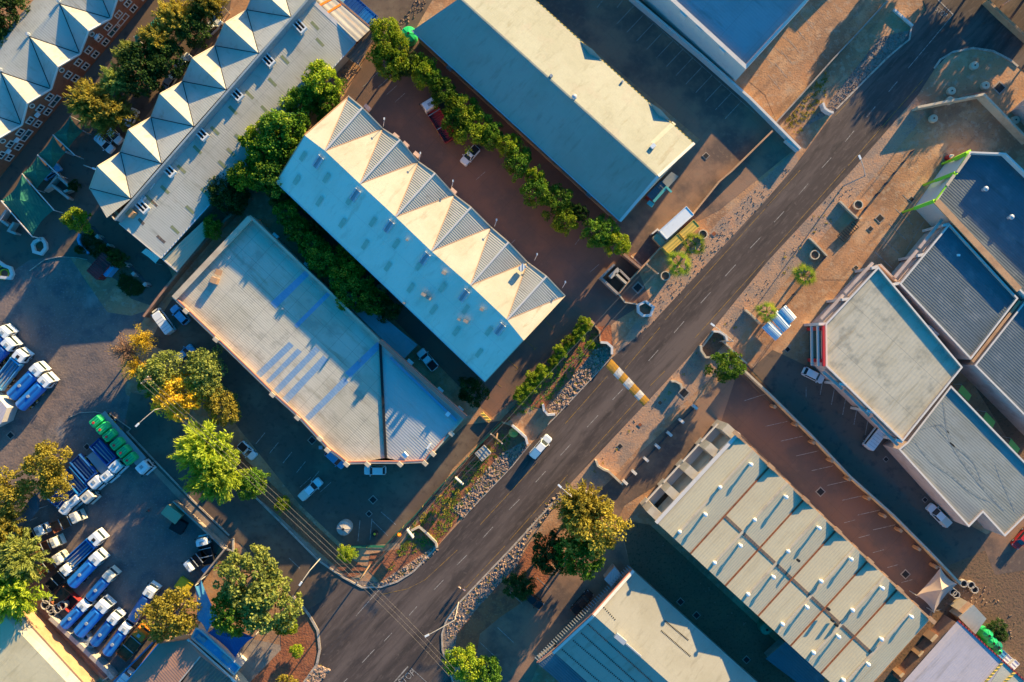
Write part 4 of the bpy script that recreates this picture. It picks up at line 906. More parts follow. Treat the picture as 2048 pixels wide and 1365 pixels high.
walls_under(B,[l1,l0,a0,c0,P(500,1400,4.2)],'creamwall',ins=.3); b=MB(); b.bar(r0+Vector((0,0,.1)),P(350,1375,5.2),.25,.1); b.obj('ridge_cap',M['concrete'],B); fascia(B,[a0,c0],'white',.35,.35); fascia(B,[l0,l1],'skyblue',.15,.2)
L=bld('flat white rooftop terrace with its shade painted blue, beside the pinkish-brown hip roof',(425,1310),'annex','annex')
o=[(381,1277),(391,1255),(404,1262),(482,1335),(468,1352)]; oo,q=parapet_building(L,o,3.6,.5,'white','skyblue',t=.25)  # blue roof sheet: shade on the white terrace put into its colour
for x,y in ((399,1274),(408,1279),(450,1313),(457,1320)): b=MB(); b.box(P(x,y,3.3),(.9,.7,.6),R(-42)); b.obj('roof_unit',M['paintgrey'],L)
B=bld('pale roof corner of a white canopy block at the left edge beside the truck yard',(0,830)); o=[P(-60,760,4.0),P(0,800,4.0),P(14,816,4.0),P(2,848,4.0),P(-60,880,4.0)]; roofpart(B,[o],'roof_pink'); walls_under(B,o,'white',ins=.3)
B=bld('dark blue shade roof under the olive trees at the left edge of the truck yard',(60,1010),'canopy','canopy'); o=[P(38,1030,3.2),P(70,985,3.2),P(80,1000,3.4),P(78,1020,3.2),P(55,1048,3.0)]; roofpart(B,[o],'net' if False else 'roof_shopblue'); b=MB()
for p in inset(o,.3): b.cyl((p.x,p.y,0),(p.x,p.y,3.0),.07,n=6)
b.obj('post',M['steel'],B)

def streak(px_,pts,wd,m='roof_streak'):
    W_=[P(x,y,5.86) for x,y in pts]; pp=[]
    for i in range(len(W_)-1):
        a=W_[max(0,i-1)];b_=W_[i];c_=W_[i+1];d=W_[min(len(W_)-1,i+2)]
        for k in range(6):
            t=k/6; pp.append(.5*((2*b_)+(c_-a)*t+(2*a-5*b_+4*c_-d)*t*t+(3*b_-a-3*c_+d)*t**3))
    pp.append(W_[-1]); b=MB()
    for i in range(len(pp)-1):
        d=(pp[i+1]-pp[i]).normalized(); n_=Vector((-d.y,d.x,0)); w0=wd*(.35+.65*math.sin(math.pi*(i+.5)/len(pp)))
        z=Vector((0,0,.008)); b.face([pp[i]+n_*w0+z,pp[i]-n_*w0+z,pp[i+1]-n_*w0+z,pp[i+1]+n_*w0+z])
    b.obj('dark_streak',M[m],G4)
m_('roof_streak',(.17,.19,.19),rough=.6,var=((2.5,(.27,.285,.27),.4,.6,1.0),))
streak(None,[(1886,804),(1898,874),(1926,924),(1973,984),(2008,1021)],.28); streak(None,[(1831,886),(1861,924),(1898,949),(1948,989),(1981,1004)],.2); streak(None,[(1866,846),(1898,884),(1945,924),(1965,970)],.13); streak(None,[(1990,930),(2002,960),(2020,1000),(2030,1025)],.15); streak(None,[(1840,860),(1880,850),(1900,870)],.1)
# ---------------- trees ----------------
rt=random.Random(11)
def crown_mesh(kind,seed,mname):
    """unit-ish crown: radius 1 horizontally, height scaled by the object; leaves are many small faces"""
    r=random.Random(seed); b=MB()
    def rnd_unit():
        while True:
            v=Vector((r.uniform(-1,1),r.uniform(-1,1),r.uniform(-1,1)))
            if .05<v.length<1: return v.normalized()
    def leaf(c,s,d=None,elong=1.0):
        n=rnd_unit(); n.z=abs(n.z)*.8+.05; n.normalize()
        u=(d if d is not None else rnd_unit()); u=(u-n*u.dot(n))
        if u.length<1e-3: u=n.orthogonal()
        u=u.normalized()*s*elong; v=n.cross(u).normalized()*s
        b.face([c-u-v*.35,c+u*.2-v,c+u,c-u*.1+v])
    if kind in('puff','round'):
        nb=88 if kind=='puff' else 150; pr=.19 if kind=='puff' else .135; per=66 if kind=='puff' else 40
        lob=[(r.uniform(0,6.28),r.uniform(.75,1.08)) for _ in range(7)]
        for i in range(nb):
            a=r.uniform(0,6.283); lim=1.0+.16*math.sin(2*a+seed)+.1*math.sin(5*a+seed*2)
            if kind=='round': lim=1+.05*math.sin(3*a+seed)
            rr=(r.random()**.5)*.86*lim; z=.92*math.sqrt(max(0,1-(rr/ (1.02*lim))**2))*r.uniform(.55,1.0)
            if r.random()<.25: z*=.3
            c=Vector((rr*math.cos(a),rr*math.sin(a),z)); p=pr*r.uniform(.65,1.25)
            for k in range(per):
                d=rnd_unit(); d.z=d.z*.8+.2
                leaf(c+d*p*r.uniform(.6,1.05),r.uniform(.024,.042),d,1.25)
    elif kind=='feather':
        for i in range(165):
            a=r.uniform(0,6.283); L=r.uniform(.55,1.1)*(1+.08*math.sin(3*a+seed)); el=math.acos(min(.995,(r.random()**.5)*.99))
            d=Vector((math.cos(a)*math.cos(el),math.sin(a)*math.cos(el),math.sin(el)*.8))
            for k in range(62):
                t=r.random()**.5; p=d*L*t; p.z-=.25*t*t*math.cos(el)
                o=rnd_unit()*.075*t; dd=(d+rnd_unit()*.45).normalized()
                leaf(p+o+Vector((0,0,.2)),r.uniform(.013,.023),dd,4.2)
    elif kind=='bare':
        for i in range(70):
            a=r.uniform(0,6.283); L=r.uniform(.5,1.05); el=r.uniform(.1,1.3)
            d=Vector((math.cos(a)*math.cos(el),math.sin(a)*math.cos(el),math.sin(el)*.8))
            b.bar(d*.1+Vector((0,0,.2)),d*L+Vector((0,0,.2)),.02,.02)
            for k in range(26):
                t=r.uniform(.45,1.05); leaf(d*L*t+rnd_unit()*.12+Vector((0,0,.2)),r.uniform(.012,.022),(d+rnd_unit()).normalized(),2.6)
    elif kind=='palm':
        for i in range(14):
            a=i*2.399+r.uniform(-.1,.1); el=r.uniform(-.1,1.15); L=r.uniform(.8,1.05)
            d=Vector((math.cos(a),math.sin(a),0)); side=Vector((-d.y,d.x,0)); pr=None
            N=6
            base=Vector((0,0,.1)); tip=d*L*math.cos(el)*.6+Vector((0,0,.1+L*.45*math.sin(el)))
            b.bar(base,tip,.03,.03)
            for q in range(9):   # fan blades
                f=(q-4)/4*1.15; fd=(d*math.cos(f)+side*math.sin(f)); e2=tip+fd*.52*(1-.15*abs(f))+Vector((0,0,-.10-.06*abs(f)))
                sd=Vector((-fd.y,fd.x,0))*.024
                b.face([tip+sd*.4,tip-sd*.4,(tip+e2)/2-sd+Vector((0,0,.02)),e2,(tip+e2)/2+sd+Vector((0,0,.02))])
    me=bpy.data.meshes.new('crown'); me.from_pydata(b.v,[],b.f); me.materials.append(M[mname]); me.update()
    return me
def trunk_mesh(kind,seed):
    r=random.Random(seed); b=MB()
    if kind=='palm':
        b.cyl((0,0,0),(0,0,1.0),.035,.028,8); 
    else:
        p=Vector((0,0,0)); q=Vector((r.uniform(-.05,.05),r.uniform(-.05,.05),.5)); b.cyl(p,q,.055,.04,7)
        for i in range(5):
            a=i*1.26+r.uniform(-.3,.3); e=q+Vector((math.cos(a)*.38,math.sin(a)*.38,.33+r.uniform(-.08,.1))); b.cyl(q-Vector((0,0,.04)),e,.03,.012,6)
    me=bpy.data.meshes.new('trunk'); me.from_pydata(b.v,[],b.f); me.materials.append(M['bark']); me.update(); return me
CM={}
def crown(kind,mname,var):
    k=(kind,mname,var)
    if k not in CM: CM[k]=(crown_mesh(kind,hash_(k),mname),trunk_mesh(kind,var))
    return CM[k]
def hash_(k): return sum(ord(c)*(i+3) for i,c in enumerate(str(k)))%9973
def tree(x,y,rpx,kind,leaf,h,label,cat='tree',group=None,name='tree',var=None,ch=None):
    """crown centre seen at photo pixel x,y with radius rpx, total height h"""
    rpx*=1.06; cz=h*.62; p=P(x,y,cz); rad=rpx*(HC-cz)/SF
    var=rt.randrange(3) if var is None else var
    cm,tm=crown(kind,leaf,var)
    t=empty(name,(p.x,p.y,0),rt.uniform(0,6.28),label,cat,group)
    c=bpy.data.objects.new('crown',cm); COL.objects.link(c); c.parent=t
    hh=ch or (h*.62)
    if kind=='palm': c.location=(0,0,h-rad*.45); c.scale=(rad,rad,rad)
    else: c.location=(0,0,h-hh*.98); c.scale=(rad,rad,hh)
    k=bpy.data.objects.new('trunk',tm); COL.objects.link(k); k.parent=t; s=max(rad*.9,1.2)
    k.scale=(s,s,h*(.98 if kind=='palm' else .72)) if kind!='palm' else (6.5,6.5,h-rad*.35)
    return t
T=tree
T(352,40,50,'feather','leaf_olive',9,'olive feathery tree at the top edge left of the blue awning')
T(412,8,42,'feather','leaf_olive',9,'olive feathery tree cut by the top edge above the grey gabled roof')
T(318,80,42,'feather','leaf_olive',9,'thin yellowish-olive tree over the blue-green shade awning near the top left')
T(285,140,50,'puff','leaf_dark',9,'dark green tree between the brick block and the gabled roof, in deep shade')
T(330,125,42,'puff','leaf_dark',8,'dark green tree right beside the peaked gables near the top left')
T(258,112,34,'feather','leaf_sage',8.5,'spiky green tree beside the brick facade, upper one')
T(232,165,40,'feather','leaf_sage',9,'spiky green tree just above the large yellow-olive tree')
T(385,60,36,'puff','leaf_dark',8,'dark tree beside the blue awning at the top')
T(180,205,52,'feather','leaf_olive',9.5,'large yellow-olive tree in front of the brick facade',var=1)
T(222,228,50,'feather','leaf_olive',9,'large yellow-olive tree above two parked white cars',var=2)
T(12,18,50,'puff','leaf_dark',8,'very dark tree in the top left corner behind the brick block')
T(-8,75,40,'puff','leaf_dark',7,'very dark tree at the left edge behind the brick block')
T(648,168,42,'puff','leaf_bright',9,'bright green tree at the upper left corner of the red-brown yard')
T(612,200,34,'puff','leaf_green',8,'green tree against the lower roof of the grey gabled building')
T(655,215,34,'puff','leaf_green',7.5,'green tree just above the top corner of the cream zig-zag roof')
T(570,262,56,'puff','leaf_green',10,'biggest green tree between the grey gabled building and the zig-zag roof')
T(525,290,42,'puff','leaf_bright',9,'bright green tree overlapping the grey lower roof eave')
T(540,345,50,'puff','leaf_green',9,'green tree above the left corner of the shaded blue slope')
T(495,350,36,'puff','leaf_bright',8,'bright green tree lowest in the cluster beside the grey lower roof')
T(592,305,40,'puff','leaf_green',9,'green tree touching the left corner of the zig-zag roof')
T(450,388,36,'puff','leaf_dark',6,'dark green shrub-like tree between the grey roof and the pink parapet building')
T(426,455,22,'puff','leaf_green',5,'small green tree at the top end of the narrow lean-to')
T(478,400,26,'puff','leaf_dark',5,'dark low tree near the top corner of the pink parapet building')
T(776,75,36,'puff','leaf_bright',9,'bright green tree at the top between the brown shed and the green tank')
T(780,112,44,'puff','leaf_bright',9,'large bright green tree beside the brown shed roof')
T(808,128,32,'puff','leaf_dark',6.5,'dark green tree directly below the round green tank')
hed=[(560,395,26,'leaf_dark'),(582,425,30,'leaf_green'),(600,462,30,'leaf_green'),(628,498,32,'leaf_green'),(655,520,34,'leaf_green'),(690,545,40,'leaf_bright'),(708,578,42,'leaf_green'),(742,600,34,'leaf_green'),(778,622,24,'leaf_dark'),(640,455,22,'leaf_dark')]
ordn=['first','second','third','fourth','fifth','sixth','seventh','eighth','ninth','tenth','eleventh','twelfth','thirteenth','fourteenth','fifteenth','sixteenth']
for i,(x,y,r_,lf) in enumerate(sorted(hed,key=lambda q:q[0]+q[1])): T(x,y,r_,'puff',lf,6.5,ordn[i]+' tree from the top in the green row under the shaded blue slope',group='trees in the row under the shaded blue slope')
row=[(846,142,34,'leaf_bright'),(868,160,30,'leaf_green'),(888,192,34,'leaf_green'),(925,218,34,'leaf_bright'),(915,245,36,'leaf_green'),(950,262,40,'leaf_bright'),(985,272,34,'leaf_green'),(1018,290,28,'leaf_bright'),(1035,325,34,'leaf_green'),(1068,352,28,'leaf_bright'),(1078,385,34,'leaf_green'),(1112,405,36,'leaf_green'),(1132,440,30,'leaf_bright'),(1158,425,26,'leaf_dark'),(1198,465,36,'leaf_green'),(1232,488,32,'leaf_bright')]
for i,(x,y,r_,lf) in enumerate(row): T(x,y,r_*(.95,.72,.9,1.0,.8,1.02,.75,.9,.95,.7,.98,.9,.95,.7,1.0,.85)[i],'puff',lf,6.5,ordn[i]+' tree from the top in the green row along the tan roofed hall',group='trees in the row along the tan roofed hall')
T(285,680,34,'bare','leaf_gold',6,'golden tree beside the white van at the corner of the parking lot')
T(250,705,38,'bare','leaf_bare',6,'pinkish bare-twigged tree at the edge of the gravel yard')
T(272,735,32,'bare','leaf_gold',5.5,'rusty golden thin tree below the pinkish bare one')
T(322,745,42,'puff','leaf_sage',7,'grey-green tree left of the orange-gold tree')
T(405,742,44,'puff','leaf_sage',7,'grey-green tree right above the orange-gold tree')
T(300,765,26,'puff','leaf_green',5,'small green tree at the yard entrance beside the grey-green tree')
T(420,778,28,'puff','leaf_sage',6,'small olive-green tree right of the orange-gold tree')
T(362,792,50,'puff','leaf_gold',7,'orange-gold leafed tree over the curved street lamp')
T(446,815,36,'puff','leaf_olive',6,'olive-green tree at the left end of the marked parking bays')
T(408,900,66,'feather','leaf_lime',9,'large lime green feathery tree beside the shaded side road',var=0)
T(432,945,66,'feather','leaf_lime',8,'lime green feathery tree below the large lime one')
T(505,968,32,'puff','leaf_green',5.5,'green tree under the power lines beside the marked bays')
T(566,1010,17,'puff','leaf_bright',3.5,'small bright green tree under the power lines')
T(693,1108,19,'puff','leaf_bright',4,'small lime tree on the corner verge below the round white tank')
T(157,442,27,'puff','leaf_bright',6,'bright green tree standing alone beside the teal shade sails')
T(236,518,20,'puff','leaf_dark',4,'small dark tree beside the maroon roofed kiosk')
T(212,500,12,'puff','leaf_dark',3,'tiny dark bush by the white edged bed',cat='bush',name='bush')
T(160,500,10,'puff','leaf_dark',2,'low dark bush at the edge of the white kerbed bed',cat='bush',name='bush')
T(148,372,12,'puff','leaf_dark',2.5,'dark bush at the end of the small brick enclosure',cat='bush',name='bush')
T(95,928,46,'puff','leaf_olive',8,'yellow-olive tree over the tipper trucks at the left')
T(112,968,34,'puff','leaf_olive',7,'olive tree partly covering the yellow striped trailer')
T(20,985,46,'puff','leaf_olive',8,'yellow-olive tree at the left edge above the yard')
T(5,1055,50,'feather','leaf_olive',8,'olive feathery tree at the left edge below the blue shade roof')
T(38,1120,62,'feather','leaf_sage',10,'large green feathery tree at the left edge beside the white trucks',var=0)
T(20,1185,70,'feather','leaf_lime',10,'largest lime-olive feathery tree at the left edge above the cream roof',var=2)
T(340,1228,56,'puff','leaf_olive',8,'dense olive tree beside the orange truck at the bottom left')
T(498,1160,68,'round','leaf_sage',9,'big dense grey-green tree above the street corner, upper crown')
T(540,1210,62,'round','leaf_sage',9,'big dense grey-green tree above the street corner, lower crown')
T(470,1225,52,'round','leaf_green',8,'dense green tree beside the blue shade roof at the bottom')
T(570,1250,24,'puff','leaf_bright',5,'small bright green tree at the foot of the big dense trees')
T(593,1302,15,'round','leaf_bright',2.2,'round clipped bright green bush on the red corner bed',cat='bush',name='bush')
T(575,1372,24,'puff','leaf_olive',4,'olive tree cut by the bottom edge on the red corner bed')
T(1165,1020,60,'feather','leaf_olive',10,'large golden-green tree beside the main road, upper part',var=1)
T(1190,1060,62,'puff','leaf_olive',10.5,'large golden-green tree beside the main road, right part')
T(1160,1110,50,'puff','leaf_green',9,'green tree at the lower end of the golden-green roadside tree')
T(1098,1105,40,'puff','leaf_dark',7.5,'dark green tree between the rocks and the golden-green tree')
T(1038,1172,30,'puff','leaf_dark',5,'dark green tree beside the black parked car at the bottom')
T(928,1328,40,'puff','leaf_bright',6,'bright lime tree at the bottom edge beside the junction')
T(975,1345,32,'puff','leaf_green',5.5,'green tree at the bottom edge right of the bright lime tree')
T(1451,733,34,'puff','leaf_green',6,'round green tree at the end of the long yard wall')
T(945,782,30,'puff','leaf_dark',6,'dark green tree at the lower corner of the shaded blue slope')
hd=[(1170,648,16),(1158,668,17),(1140,682,15),(1122,700,17),(1108,722,13),(1088,744,17),(1070,758,18),(1058,775,18),(1042,790,17),(1182,690,9)]
for i,(x,y,r_) in enumerate(hd): T(x,y,r_,'puff','leaf_bright',3.2,ordn[i]+' shrub from the top in the bright row inside the green fence',cat='shrub',group='shrubs in the row inside the green fence',name='shrub')
T(1992,1258,20,'puff','leaf_dark',2.5,'dark bush beside the two bright green tanks',cat='bush',name='bush'); T(2000,1272,14,'puff','leaf_dark',2.2,'small dark bush right of the bright green tanks',cat='bush',name='bush')
for x,y,r_,lb in ((1356,528,20,'larger fan palm on the verge beside the yellow kiosks'),(1388,490,17,'smaller fan palm beside the concrete ring planter'),(1605,551,19,'fan palm on the sandy verge right of the road'),(1530,624,16,'fan palm at the end of the white-blue striped car shelter')):
    T(x,y,r_*1.5,'palm','leaf_bright',4.2,lb,cat='palm tree',name='palm_tree',group='fan palms')
# trees beyond the upper right edge: their shadows lie on the road
for x,y,r_,h,lb in ((1945,-70,50,7,'tree beyond the top edge right of the junction'),(2010,-95,60,8,'tall tree beyond the top edge near the junction'),(2095,-40,55,8,'tree beyond the top right corner'),(2120,60,45,7,'tree beyond the right edge near the corner'),(1850,-110,40,7,'tree beyond the top edge at the sandy verge'),(1880,-140,45,8,'taller tree beyond the top edge at the sandy verge'),(2180,150,45,7,'tree beyond the right edge beside the bank'),(560,-60,60,8,'tree beyond the top edge above the gabled roof')):
    T(x,y,r_,'puff','leaf_olive',h,lb)
# ---------------- vehicles ----------------
def heading(x0,y0,x1,y1):   # rear px -> front px
    return math.atan2(-(y1-y0),x1-x0)
def wheels(par,xs,half,r=.33,w=.24):
    for x in xs:
        for s in (-1,1):
            b=MB(); b.cyl((x,s*(half-w/2)-w/2,r),(x,s*(half-w/2)+w/2,r),r,n=12); wv=b.obj('wheel',M['rubber'],par,local=True)
            c=MB(); c.cyl((x,s*(half+.005),r),(x,s*(half+.02),r),r*.55,n=8); c.obj('rim',M['steel'],wv,local=True)
def rrect(L0,L1,hw,r,n=3,taper_f=1.0,taper_r=1.0):
    pts=[]
    for cx,cy,a0 in ((L1-r,hw*taper_f-r,0),(L0+r,hw*taper_r-r,90),(L0+r,-hw*taper_r+r,180),(L1-r,-hw*taper_f+r,270)):
        for i in range(n+1):
            a=R(a0+90*i/n); pts.append((cx+r*math.cos(a),cy+r*math.sin(a)))
    return pts
def loft(b,rings,mi=0,cap=True):
    for (p0,z0),(p1,z1) in zip(rings,rings[1:]):
        n=len(p0)
        for i in range(n):
            j=(i+1)%n; zz=lambda z,p:(z(p[0]) if callable(z) else z)
            b.face([(p0[i][0],p0[i][1],zz(z0,p0[i])),(p0[j][0],p0[j][1],zz(z0,p0[j])),(p1[j][0],p1[j][1],zz(z1,p1[j])),(p1[i][0],p1[i][1],zz(z1,p1[i]))],mi)
    if cap: p,z=rings[-1]; zz=lambda z,q:(z(q[0]) if callable(z) else z); b.face([(q[0],q[1],zz(z,q)) for q in p],mi)
def car_like(kind,paint,L=4.3,W=1.75):
    """kinds: car, suv, pickup, van ; front towards +x"""
    t=empty({'car':'car','suv':'car','pickup':'pickup_truck','van':'van'}[kind],(0,0,0))
    hl=L/2; hw=W/2; b=MB()
    hood=.88 if kind in('car',) else .98
    if kind=='van':
        loft(b,[(rrect(-hl,hl,hw*.96,.3),.25),(rrect(-hl,hl,hw,.35,taper_f=.95),.55),(rrect(-hl,hl-.05,hw,.35,taper_f=.92),1.1),(rrect(-hl+.03,hl-.75,hw*.93,.3,taper_f=.95),1.85),(rrect(-hl+.12,hl-1.0,hw*.86,.25),1.98)])
        b.obj('body',M[paint],t,smooth=False,local=True)
        g=MB(); g.face([(hl-.1,-hw*.78,1.13),(hl-.1,hw*.78,1.13),(hl-.72,hw*.74,1.84),(hl-.72,-hw*.74,1.84)]); g.obj('windscreen',M['glass'],t,local=True)
        for s in (-1,1): g=MB(); g.face([(hl-.5,s*hw*1.0,1.15),(-hl+.3,s*hw*1.01,1.15),(-hl+.3,s*hw*.965,1.7),(hl-.85,s*hw*.95,1.7)]); g.obj('side_glass',M['glass'],t,local=True)
        g=MB(); 
        for i in range(5): g.box((-hl+.7+i*.6,0,2.0),(.05,hw*1.5,.03))
        g.obj('roof_rib',M['paintgrey'],t,local=True)
        wheels(t,(-hl+.85,hl-.85),hw)
    else:
        cab0,cab1={'car':(-hl+.55,hl-1.15),'suv':(-hl+.15,hl-1.2),'pickup':(-hl+1.75,hl-1.25)}[kind]
        roof=1.42 if kind=='car' else 1.72
        loft(b,[(rrect(-hl,hl,hw*.95,.3),.22),(rrect(-hl,hl,hw,.4,taper_f=.93),.5),(rrect(-hl+.02,hl-.06,hw,.42,taper_f=.9,taper_r=.95),hood-.08),(rrect(-hl+.12,hl-.2,hw*.9,.35,taper_f=.88),hood)])
        body=b.obj('body',M[paint],t,local=True)
        g=MB(); loft(g,[(rrect(cab0,cab1+.1,hw*.9,.15),hood-.02),(rrect(cab0+.35 if kind!='pickup' else cab0+.08,cab1-.55,hw*.74,.15),roof-.05)]); g.obj('glass_house',M['glass'],t,local=True)
        g=MB(); loft(g,[(rrect(cab0+.33 if kind!='pickup' else cab0+.05,cab1-.52,hw*.76,.15),roof-.05),(rrect(cab0+.4 if kind!='pickup' else cab0+.1,cab1-.6,hw*.7,.15),roof+.02)]); g.obj('roof',M[paint],t,local=True)
        for s in (-1,1):
            g=MB(); g.bar((cab1+.08,s*hw*.86,hood),(cab1-.53,s*hw*.72,roof-.03),.07,.07); g.obj('pillar',M[paint],t,local=True)
            g=MB(); g.bar((cab0+.02,s*hw*.86,hood),(cab0+(.34 if kind!='pickup' else .07),s*hw*.72,roof-.03),.09,.09); g.obj('pillar',M[paint],t,local=True)
        if kind=='pickup':
            g=MB(); g.face([(-hl+.14,-hw*.78,hood+.01),(cab0-.06,-hw*.78,hood+.01),(cab0-.06,hw*.78,hood+.01),(-hl+.14,hw*.78,hood+.01)]); g.obj('cargo_bed',M['dark'],t,local=True)
        wheels(t,(-hl+.82,hl-.85),hw)
    g=MB()
    for s in (-1,1): g.box((hl-.22,s*hw*.68,.68),(.3,.34,.16)); 
    for s in (-1,1):
        e=MB(); e.box((hl-.2,s*hw*.68,.7),(.28,.32,.14)); e.obj('headlight',M['steel'],t,local=True)
        e=MB(); e.box((-hl+.02,s*hw*.76,.8),(.1,.22,.2)); e.obj('tail_light',M['red'],t,local=True)
        e=MB(); e.box((cab1+.0 if kind!='van' else hl-.45,s*(hw+.1),1.0),(.16,.2,.14)); e.obj('mirror',M[paint],t,local=True)
    return t
protos={}
def place_car(kind,paint,x,y,h_from,h_to,label,L=4.3,W=1.75,group=None,cat=None,canopy=None):
    k=(kind,paint,L,W)
    if k not in protos: protos[k]=car_like(kind,paint,L,W); o=protos[k]
    else: o=dup(protos[k])
    p=P(x,y,.8); o.location=(p.x,p.y,.068); o.rotation_euler=(0,0,heading(*h_from,*h_to))
    tag(o,label,cat or {'car':'car','suv':'car','pickup':'pickup','van':'van'}[kind],group)
    if 'group' in o and not group: del o['group']
    if canopy:
        b=MB(); hl=L/2; hw=W/2; loft(b,[(rrect(-hl+.12,-hl+1.9,hw*.9,.1),.95),(rrect(-hl+.2,-hl+1.85,hw*.8,.1),1.72)]); b.obj('canopy',M[canopy],o,local=True)
    return o
place_car('pickup','paintwhite',1081,894,(1062,915),(1098,874),'white pickup with a blue-grey canopy driving up the main road',L=5.1,canopy='paintblue')
place_car('suv','paintwhite',750,941,(770,941),(731,941),'white hatchback parked below the flat side of the pink parapet building',L=4.1)
place_car('suv','paintblue',671,918,(655,904),(688,934),'steel blue car tucked against the pink parapet wall',L=4.3)
place_car('pickup','paintwhite',621,979,(603,996),(640,962),'white pickup with cream canopy in the marked parking bays',L=5.0,canopy='paintcream')
place_car('pickup','paintwhite',494,902,(486,893),(505,911),'small white pickup parked at the end of the bays beside the lime tree',L=3.9)
place_car('van','paintwhite',327,643,(338,660),(313,626),'white minibus van beside the wall, next to a pale blue car',L=5.3,W=1.9)
place_car('suv','skyblue',360,630,(373,643),(346,614),'pale blue car beside the white minibus van',L=4.1)
place_car('car','paintwhite',208,287,(198,278),(219,298),'white car between the shade sails and the grey gabled building',L=4.2)
place_car('car','paintwhite',225,268,(216,258),(233,276),'white car half under the large yellow-olive tree')
place_car('suv','paintwhite',425,55,(412,66),(434,44),'white car beside the blue awning at the top',L=4.2)
place_car('car','paintwhite',366,124,(356,134),(376,114),'white car at the foot of the peaked gables near the top',L=3.8)
place_car('car','paintgrey',341,160,(334,170),(348,150),'grey car half hidden under dark trees beside the gables',L=3.9)
place_car('car','paintwhite',262,235,(256,246),(268,224),'white car at the right edge of the yellow-olive tree',L=3.6)
place_car('suv','paintwhite',1627,751,(1611,744),(1643,760),'white hatchback parked below the red framed entrance',L=4.2)
place_car('pickup','paintwhite',1877,1031,(1892,1046),(1861,1014),'white pickup with a dark open bed in the shaded shop yard',L=5.0)
place_car('car','red',2045,1077,(2060,1060),(2030,1095),'red car at the right edge below the streaked roof',L=4.4)
place_car('pickup','paintblack',1164,1205,(1150,1222),(1180,1188),'black pickup with boxes in front of the red edged hall',L=5.0)
place_car('car','paintblack',1066,1200,(1050,1187),(1080,1213),'black car half hidden under the dark tree at the bottom',L=4.3)
place_car('pickup','paintwhite',855,720,(865,731),(845,708),'white utility truck in the narrow yard behind the pink parapet',L=4.6,W=1.9)
place_car('car','skyblue',102,344,(93,350),(110,338),'pale blue car under the teal shade sails beside the small brick enclosure',L=3.8)
place_car('pickup','skyblue',52,408,(44,414),(60,400),'pale blue car seen through the gap of the lowest teal shade sail',L=3.8)
place_car('van','paintwhite',248,1360,(240,1372),(258,1350),'white van cut by the bottom edge beside the pinkish-brown roof',L=4.8)
place_car('car','skyblue',369,708,(360,716),(378,700),'blue car hidden between the grey-green trees and the bays',L=4.0)
